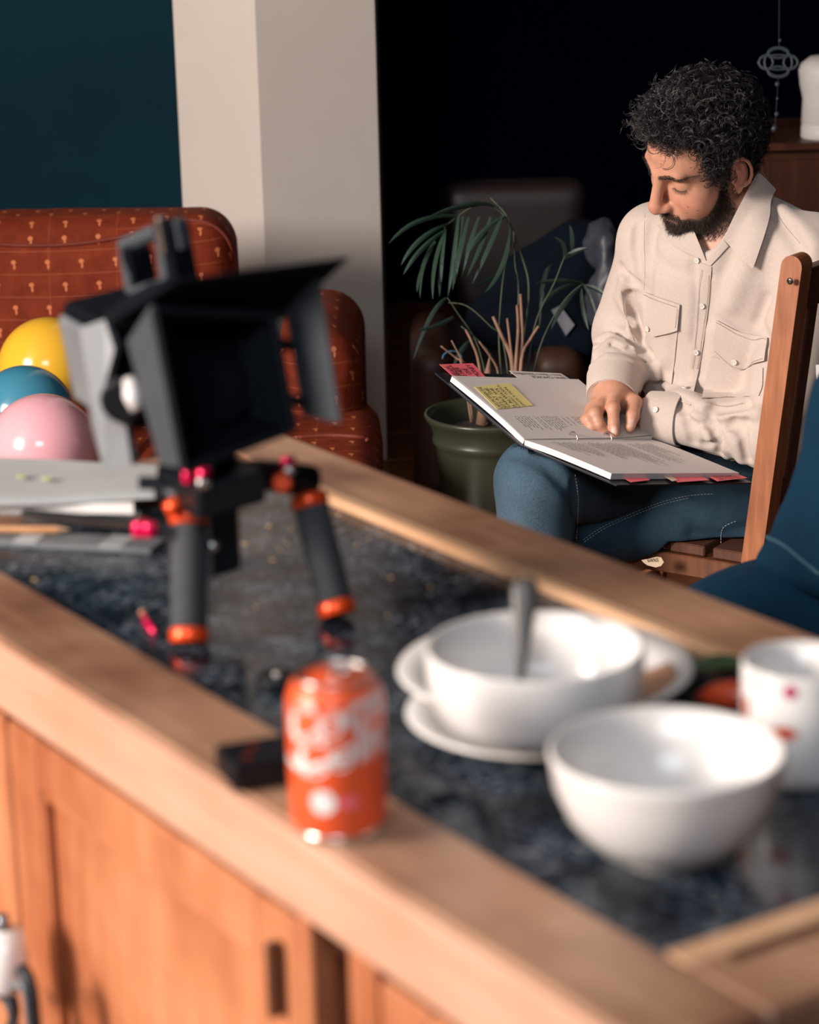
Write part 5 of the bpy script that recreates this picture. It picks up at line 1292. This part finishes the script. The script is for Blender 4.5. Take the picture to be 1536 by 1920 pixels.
# eyebrows and lashes
eb = np.where((rh < .19) & (np.abs(np.abs(bq[:, 0])-.034) < .026) & (np.abs(bq[:, 2]-np.interp(np.abs(bq[:, 0]), [.009, .03, .060], [.0285, .0345, .0290])) < np.interp(np.abs(bq[:, 0]), [.008, .02, .040, .060], [.0036, .0042, .0034, .0014])) & (bq[:, 1] > .04))[0]
ie = RS.choice(eb, 800)
def browgen(ix, npt=4):
    b = bq[ix]; t = np.linspace(0, 1, npt)[None, :, None]; sg = np.sign(b[:, 0]); d = np.stack([sg*.9, -.25*np.ones(len(ix)), .15+0*sg], 1)+RS.randn(len(ix), 3)*.2
    return b[:, None]+bnl[ix][:, None]*.0012*t*(2-t)*1.0+d[:, None]*.0065*t
strands('eyebrows', ie, lambda a: browgen(a, 4), .00017, M['hair'], MAN, 3, 4)
def lash(sgn):
    out = []
    for k in range(46):
        u = k/45; ang_ = math.radians(-56+112*u); c = np.array([sgn*.0325, .0665, .0075]); r0 = .0175; th = math.radians(-10-5*math.cos(ang_*1.3))
        d = np.array([sgn*-1*math.sin(ang_), math.cos(ang_)*math.cos(th), math.sin(th)]); d = d/np.linalg.norm(d); b0 = c+d*r0
        e = d*.75+np.array([0, .1, -.55])+RS.randn(3)*.08; out.append([b0+e*.0072*t+np.array([0, 0, .0010])*t*t for t in np.linspace(0, 1, 4)])
    return np.array(out)
for sgn in (1, -1):
    L_ = lash(sgn); strands('eyelashes', None, lambda a, L_=L_: L_, .00024, M['hair'], MAN, 3, 4)
    lid = [np.array([sgn*.0325, .0665, .0075])+.0177*nrm((-sgn*math.sin(a), math.cos(a)*math.cos(math.radians(-11-4*math.cos(a*1.3))), math.sin(math.radians(-11-4*math.cos(a*1.3))))) for a in np.radians(np.linspace(-62, 62, 16))]
    MB().tube([HO+np.array(q)@HM for q in lid], .00055, 6).build('lid_line', M['beard'], MAN, smooth=True)
# ================================================================== shirt
fdR = nrm(nrm(WRs-ERs)+np.array([0, 0, -.30])); CUFR = P(1147, 743, dT+.078); CUFL = WLs.copy(); fdL = nrm(WLs-ELs)
VB = None
def f_shirt0(p):
    d = f_torso(p, 0.0)
    d = smin(d, sd_cap(p, NB+ft*.01+np.array([0, 0, -.01]), SLs+np.array([0, 0, -.005]), .062, .066), .03)
    d = smin(d, sd_cap(p, NB+ft*.01+np.array([0, 0, -.01]), SRs+np.array([0, 0, -.005]), .062, .062), .03)
    sR = smin(sd_cap(p, SRs, ERs, .062, .054), sd_cap(p, ERs, CUFR, .056, .0425), .022)
    sR = smax(sR, (p-CUFR.astype(p.dtype))@fdR.astype(p.dtype), .002)
    sL = smin(sd_cap(p, SLs, ELs, .070, .064), sd_cap(p, ELs, CUFL, .058, .040), .03)
    sL = smax(sL, (p-CUFL.astype(p.dtype))@fdL.astype(p.dtype), .002)
    d = smin(d, sR, .018); d = smin(d, sL, .014)
    return d
# folds: (from px, to px, depth of fold (+ valley / - ridge), radius)
FOLD = []
def fold(pts, amp, r):
    q = [trace(f_shirt0, x, y, 3.7, 4.8) for x, y in pts]; FOLD.append((q, amp, r))
V_, R_ = 1, -1
for pts, a, r in (
    # right sleeve upper arm
    (((1195, 425), (1192, 470), (1200, 520), (1207, 545)), .010, .008), (((1165, 505), (1180, 520), (1205, 545)), .011, .009), (((1180, 555), (1192, 590), (1203, 620)), .010, .010), (((1172, 520), (1164, 560), (1185, 635)), -.007, .012),
    (((1178, 553), (1207, 551)), .009, .006),
    # elbow and forearm
    (((1136, 618), (1165, 628), (1185, 645), (1222, 668)), .014, .007), (((1120, 640), (1145, 626), (1175, 636)), -.009, .009), (((1120, 662), (1145, 641), (1185, 655), (1214, 680)), -.009, .010), (((1115, 650), (1150, 646), (1190, 668)), .006, .005),
    (((1112, 688), (1140, 668), (1185, 683), (1205, 705)), -.006, .010), (((1118, 676), (1150, 656), (1195, 672)), .006, .006), (((1180, 655), (1205, 675), (1222, 695)), .010, .006),
    # front of the torso
    (((1300, 500), (1310, 560), (1304, 640)), .005, .010), (((1330, 520), (1325, 580), (1318, 640), (1312, 700)), .005, .010), (((1395, 420), (1375, 470), (1345, 540), (1325, 600)), .006, .013), (((1420, 430), (1400, 500), (1370, 570)), -.005, .018),
    (((1222, 430), (1216, 500), (1212, 560)), .008, .014), (((1260, 640), (1265, 700), (1258, 735)), .004, .008), (((1218, 470), (1240, 500), (1290, 520)), .004, .014),
    (((1345, 600), (1380, 625), (1440, 636)), .004, .008), (((1420, 640), (1400, 690), (1396, 760)), .008, .009), (((1440, 560), (1425, 600), (1438, 640)), .006, .010),
    # belly gathers
    (((1242, 712), (1262, 735), (1300, 752), (1320, 764)), -.012, .014), (((1250, 740), (1290, 768), (1330, 772), (1400, 758)), .014, .010), (((1310, 770), (1350, 782), (1420, 775)), -.008, .011), (((1300, 792), (1340, 800), (1400, 792)), .012, .009),
    (((1250, 700), (1240, 720), (1252, 735)), .016, .010), (((1215, 720), (1222, 700), (1232, 695)), -.014, .013),
    # left forearm crumples
    (((1300, 775), (1320, 800), (1330, 820)), -.012, .009), (((1290, 790), (1295, 812), (1300, 830)), .010, .007), (((1338, 795), (1350, 820), (1352, 850)), .011, .007), (((1360, 800), (1378, 830), (1390, 860)), -.010, .009),
    (((1380, 790), (1395, 820), (1402, 860)), .011, .007), (((1345, 800), (1362, 840), (1370, 870)), -.008, .010), (((1320, 835), (1345, 825), (1372, 800)), .007, .007), (((1335, 780), (1345, 800), (1340, 815)), .010, .006),
    # shoulder yoke
    (((1450, 400), (1480, 430), (1500, 470)), .006, .014), (((1470, 395), (1505, 430), (1530, 460)), -.004, .016)):
    fold(pts, a, r)
def f_shirt1(p):
    d = f_shirt0(p)
    d = d + .0040*wob(p, 22, 1) + .0020*wob(p, 55, 7)
    for q, amp, r in FOLD:
        e = None
        for i in range(len(q)-1):
            c = sd_cap(p, q[i], q[i+1], 0.0); e = c if e is None else np.minimum(e, c)
        d = d + 1.75*amp*np.exp(-(e/r)**2)
    return d
NV = [trace(f_shirt0, 1318, 452, 3.7, 4.7), trace(f_shirt0, 1327, 487, 3.7, 4.7)]
def f_shirt(p):
    d = f_shirt1(p)
    # neck opening with its V
    d = smax(d, -smin(sd_cap(p, NB+ft*.035+np.array([0, 0, .02]), NV[0]+ft*.01, .058, .020), sd_cap(p, NV[0]+ft*.01, NV[1]+ft*.004, .018, .002), .006), .004)
    d = smax(d, -sd_cap(p, NB+np.array([0, 0, .0]), NKT, .058, .060), .004)
    # cuffs are hollow
    d = smax(d, -sd_cap(p, CUFR+fdR*.02, CUFR-fdR*.045, .0385, .034), .0015)
    d = smax(d, -sd_cap(p, CUFL+fdL*.02, CUFL-fdL*.040, .0365, .030), .0015)
    d = smax(d, (.470-p[:, 2]) + .006*wob(p, 30, 3), .006)
    return d
mn = np.min([SLs, SRs, ERs, WRs, ELs, WLs, PC], axis=0)-.11; mx_ = np.max([SLs, SRs, ERs, ELs, PC, NB], axis=0)+.16; mx_[2] = NB[2]+.08; mn[2] = .44
SH, _ = sdf_mesh('shirt', f_shirt, mn, mx_, .0028, M['shirt'], MAN)
# cuffs as raised bands
def band_(c, ax, r0, r1, w, nm, th=.0022, lab=None):
    o = [(r0, 0), (r0+th, .001), (r1+th, -w+.001), (r1, -w)]
    return MB().lathe([(r0-.0035, -.0005), (r0+th*.6, .0012), (r0+th, -.001), ((r0+r1)/2+th, -w*.5), (r1+th, -w+.001), (r1+.0002, -w), (r0-.0035, -.006)], c, ax, 56).build(nm, M['shirt'], SH, smooth='auto', label=lab)
band_(CUFR+fdR*.001, fdR, .0425, .0460, .046, 'cuff'); band_(CUFL+fdL*.001, fdL, .0405, .0460, .062, 'cuff')
COLB = NB+ft*.012
def f_colbase(p):
    d = smin(f_shirt1(p), sd_cap(p, COLB+np.array([0, 0, -.02]), H(0, -.038, -.052), .078, .060), .020)
    return smin(d, f_neck(p, .010), .01)
def wing(top, bot, nm, off=.004, lift=None, nu=16, nv=9):
    g = drape(f_colbase, top, bot, nu, nv, off, lift, d0=3.75, d1=4.6); return front_sheet(g, .0016).build(nm, M['shirt'], SH, smooth='auto')
wing([(1418, 322), (1400, 356), (1376, 404), (1357, 450)], [(1443, 364), (1441, 408), (1428, 458), (1410, 503)], 'collar', .0045, lambda u, v: .007*math.sin(v*math.pi*.55)*(1-.4*u)+.004*v)
wing([(1296, 418), (1308, 446), (1325, 488)], [(1238, 424), (1260, 458), (1290, 474)], 'collar', .003, lambda u, v: .004*v)
wing([(1357, 450), (1348, 458), (1336, 474), (1328, 490)], [(1366, 462), (1358, 470), (1346, 484), (1333, 498)], 'collar_stand', .003)
# placket
def patch(top, bot, nm, off=.002, th=.0014, par=None, lift=None, nu=12, nv=12, lab=None):
    g = drape(f_shirt, top, bot, nu, nv, off, lift, d0=3.75, d1=4.7); return front_sheet(g, th).build(nm, M['shirt'], par or SH, smooth='auto', label=lab)
patch([(1314, 492), (1306, 560), (1301, 630), (1294, 690), (1276, 752)], [(1335, 500), (1331, 560), (1322, 630), (1312, 690), (1296, 758)], 'placket', .0022, .0014, nu=22, nv=5)
pk1 = patch([(1236, 628), (1239, 670), (1243, 712)], [(1272, 620), (1267, 670), (1260, 722)], 'chest_pocket', .0022)
pk2 = patch([(1335, 668), (1325, 710), (1316, 748)], [(1432, 690), (1431, 725), (1424, 742)], 'chest_pocket', .0024, nu=14, nv=16)
fl1 = patch([(1209, 546), (1242, 558), (1277, 570)], [(1214, 612), (1227, 630), (1274, 617)], 'pocket_flap', .0052, .0018, lift=lambda u, v: .003*v, nu=14, nv=10)
fl2 = patch([(1345, 599), (1392, 622), (1443, 633)], [(1341, 660), (1385, 693), (1438, 677)], 'pocket_flap', .0052, .0018, lift=lambda u, v: .003*v, nu=18, nv=10)
# seam threads draped over the shirt
def seam(pts, m='shirtstitch', r=.00035, off=.0005, fn=None, par=None, nm='seam', d0=3.7, d1=4.8, k=5):
    fn = fn or f_shirt; q = []
    for x, y in spline([np.array([a, b], float) for a, b in pts], k):
        c = trace(fn, x, y, d0, d1); q.append(c+grad(fn, c)*off)
    return MB().tube(q, r, 5).build(nm, M[m], par or SH, smooth=True)
for s_ in ([(1212, 551), (1244, 563), (1272, 573)], [(1274, 576), (1271, 612)], [(1345, 604), (1392, 627), (1441, 638)], [(1343, 655), (1385, 688), (1436, 673)], ):
    seam(s_, off=.0085)
seam([(1318, 505), (1311, 560), (1306, 630), (1299, 690)], off=.0040); seam([(1330, 515), (1327, 560), (1318, 630), (1308, 690)], off=.0040)
seam([(1445, 375), (1470, 420), (1500, 455)], off=.0006); seam([(1210, 400), (1208, 450), (1210, 500), (1208, 545)], off=.0002, r=.0002); seam([(1165, 545), (1172, 590), (1190, 640)], off=.0004)
seam([(1320, 755), (1360, 763), (1395, 757)], off=.0045)
seam([(1419, 318), (1441, 366)], off=.010, fn=f_colbase)
def button(px, py, off, r=.0048, fn=None):
    fn = fn or f_shirt; c = trace(fn, px, py, 3.7, 4.8); n = grad(fn, c, .008); c = c+n*off
    b = MB().lathe([(0, 0), (r, 0), (r*1.05, .0006), (r, .0015), (r*.8, .0016), (r*.7, .0011), (0, .0011)], c, n, 20).build('button', M['button'], SH, smooth='auto')
    x = nrm(np.cross(n, (0, 0, 1))); y = np.cross(n, x)
    h = MB()
    for i in (-1, 1):
        for j in (-1, 1): h.lathe([(0, .0009), (.0006, .0010), (.0006, .0014), (0, .0014)], c+(x*i+y*j)*.0011, n, 6)
    h.build('button_holes', M['shirtstitch'], b)
for x, y, o in ((1309, 487, .004), (1318, 572, .0045), (1306, 659, .0045), (1284, 731, .0045), (1379, 675, .0100), (1222, 613, .0095)): button(x, y, o)
button(1231, 769, .004)
# ================================================================== jeans, socks, shoes
HLs, HRs, KRs, KLs = P(1420, 948, 4.20), P(1370, 905, 4.38), P(1008, 903, 4.03), P(1070, 985, 4.185)
ARs = np.array([KRs[0]-.02, KRs[1]-.02, .14]); ALs = np.array([KLs[0]+.11, KLs[1]+.14, .13])
def f_jeans0(p):
    d = smin(sd_ell(p, (HLs+HRs)/2+np.array([.03, .02, .03]), (.19, .17, .105)), sd_cap(p, HLs, KLs, .082, .070), .04)
    d = smin(d, sd_cap(p, KLs, ALs, .064, .052), .02)
    ins_ = np.minimum((sb0+LO*.016-p).astype(p.dtype)@LO.astype(p.dtype), .4); d = smax(d, np.minimum(ins_, ZS+.0015-p[:, 2]).astype(p.dtype), .004)
    e = smin(sd_cap(p, HRs, KRs, .085, .066), sd_cap(p, KRs, ARs, .068, .055), .03)
    return d, e
JF = []
def f_jeans1(p):
    d, e = f_jeans0(p); return np.minimum(d, e)
for pts, a, r in ((((960, 850), (1010, 870), (1050, 900)), .006, .012), (((1000, 850), (1050, 900), (1080, 960)), .005, .010), (((1075, 905), (1080, 960), (1082, 1020)), .004, .008), (((1100, 1000), (1200, 960), (1300, 930)), .004, .010),
                  (((940, 900), (960, 950), (955, 1000)), .003, .014), (((1130, 900), (1180, 930), (1260, 925)), .006, .014), (((1250, 900), (1320, 930), (1390, 935)), .005, .012), (((1300, 1000), (1350, 1005), (1400, 990)), .005, .012)):
    JF.append(([trace(f_jeans1, x, y, 3.7, 4.8) for x, y in pts], a, r))
def f_jeans(p):
    d, e = f_jeans0(p)
    d = smin(d, e, .004) + .0020*wob(p, 24, 6) + .0008*wob(p, 75, 10)
    for q, amp, r in JF:
        c_ = None
        for i in range(len(q)-1):
            c = sd_cap(p, q[i], q[i+1], 0.0); c_ = c if c_ is None else np.minimum(c_, c)
        d = d + amp*np.exp(-(c_/r)**2)
    # hems
    for K_, A_ in ((KRs, ARs), (KLs, ALs)):
        pass
    # stay below the binder
    lim = np.maximum((p-(bA-nR*.0155).astype(p.dtype))@nR.astype(p.dtype), (p-(bA-nL*.0155).astype(p.dtype))@nL.astype(p.dtype)*0-1)
    inb = ((p-bA.astype(p.dtype))@spn.astype(p.dtype) > -.02) & ((p-bA.astype(p.dtype))@uR.astype(p.dtype) > -.01)
    d = smax(d, np.where(inb, lim, -1).astype(p.dtype), .003)
    l2 = (p-(bA-nL*.0155).astype(p.dtype))@nL.astype(p.dtype); in2 = ((p-bA.astype(p.dtype))@uL.astype(p.dtype) > -.005)
    return smax(d, np.where(in2, l2, -1).astype(p.dtype), .003)
js = np.array([HLs, HRs, KRs, KLs, ARs, ALs]); mn = js.min(0)-.12; mx_ = js.max(0)+[.26, .24, .14]; mn[2] = .06
JE, jpos = sdf_mesh('jeans', f_jeans, mn, mx_, .0036, M['jeans'], MAN)
fa = JE.data.attributes.new('fade', 'FLOAT', 'POINT')
tt = np.exp(-((np.linalg.norm(jpos-(KRs+np.array([-.03, -.05, -.03])), axis=1))/.12)**2)*.8+.10*np.exp(-((np.linalg.norm(jpos-P(1200, 950, 4.15), axis=1))/.08)**2)
fa.data.foreach_set('value', tt.astype(np.float32))
def stitch(pts, dash=.0034, gap=.0022, off=.0004, w=.00055):
    q = []
    for x, y in spline([np.array([a, b], float) for a, b in pts], 12):
        c = trace(f_jeans, x, y, 3.7, 4.8); q.append(c+grad(f_jeans, c)*off)
    q = np.array(q); s = np.concatenate([[0], np.cumsum(np.linalg.norm(np.diff(q, axis=0), axis=1))]); mb = MB(); t = 0
    while t < s[-1]-dash:
        mb.tube([[np.interp(t+e, s, q[:, k]) for k in range(3)] for e in (0, dash*.5, dash)], w, 4); t += dash+gap
    return mb.build('stitching', M['stitch'], JE)
stitch([(1094, 1012), (1130, 988), (1180, 965), (1240, 942), (1290, 930), (1340, 926)]); stitch([(1078, 890), (1084, 930), (1083, 980), (1080, 1025)]); stitch([(1352, 1018), (1356, 990), (1385, 975)])
stitch([(1096, 1016), (1132, 992), (1182, 969), (1242, 946), (1292, 934)])
def shoe(a, fd, name, m1, m2, lab=None):
    fd = nrm(fd); up = np.array([0, 0, 1.]); sd2 = nrm(np.cross(fd, up)); c = a
    def f(p):
        d = smin(sd_ell(p, c+fd*.06+up*-.03, (.05, .05, .045)), sd_cap(p, c+up*-.03-fd*.01, c+fd*.16+up*-.055, .045, .036), .03)
        return smax(d, (c[2]-.088)-p[:, 2], .004)
    o, _ = sdf_mesh(name, f, np.minimum(c, c+fd*.2)-.09, np.maximum(c, c+fd*.2)+.09, .005, m1, MAN, label=lab); return o
M['shoe'] = mat('black_canvas', (.012, .012, .016), .8); M['cream_rubber'] = mat('cream_rubber', (.72, .55, .36), .6, var=.08)
shoe(ARs+np.array([0, 0, -.01]), (-.8, -.45, -.25), 'shoe', M['shoe'], None); sh2 = shoe(ALs+np.array([0, 0, .0]), (-.5, -.5, -.4), 'shoe', M['shoe'], None)
# heel tag visible below the thigh
q = [P(x, y, 4.10) for x, y in ((1203, 1050), (1215, 1048), (1232, 1044), (1240, 1045), (1245, 1054), (1240, 1061), (1230, 1064), (1214, 1060), (1207, 1055))]
tg = MB().prism(q, FW*.004).build('hanging_tag', M['cream_rubber'], MAN, label='cream oval tag with dark lettering hanging under the thigh')
v, f = text_polys('VANS', 1.0); xs = [a[0] for a in v]; ys = [a[1] for a in v]
def mp(a):
    s = (a[0]-min(xs))/(max(xs)-min(xs)); t = (a[1]-min(ys))/(max(ys)-min(ys)); return P(1213+21*s, 1053-7*t-.16*21*s*.4+1.5, 4.0985)
MB().add([mp(a) for a in v], f).build('tag_lettering', M['ink'], tg)
MB().prism([P(1531, 684, 3.75), P(1560, 682, 3.75), P(1560, 815, 3.75), P(1534, 800, 3.75)], FW*.004).build('paper_sheet', M['paper'], None, label='sliver of white paper behind the blue chair at the right edge', cat='paper')
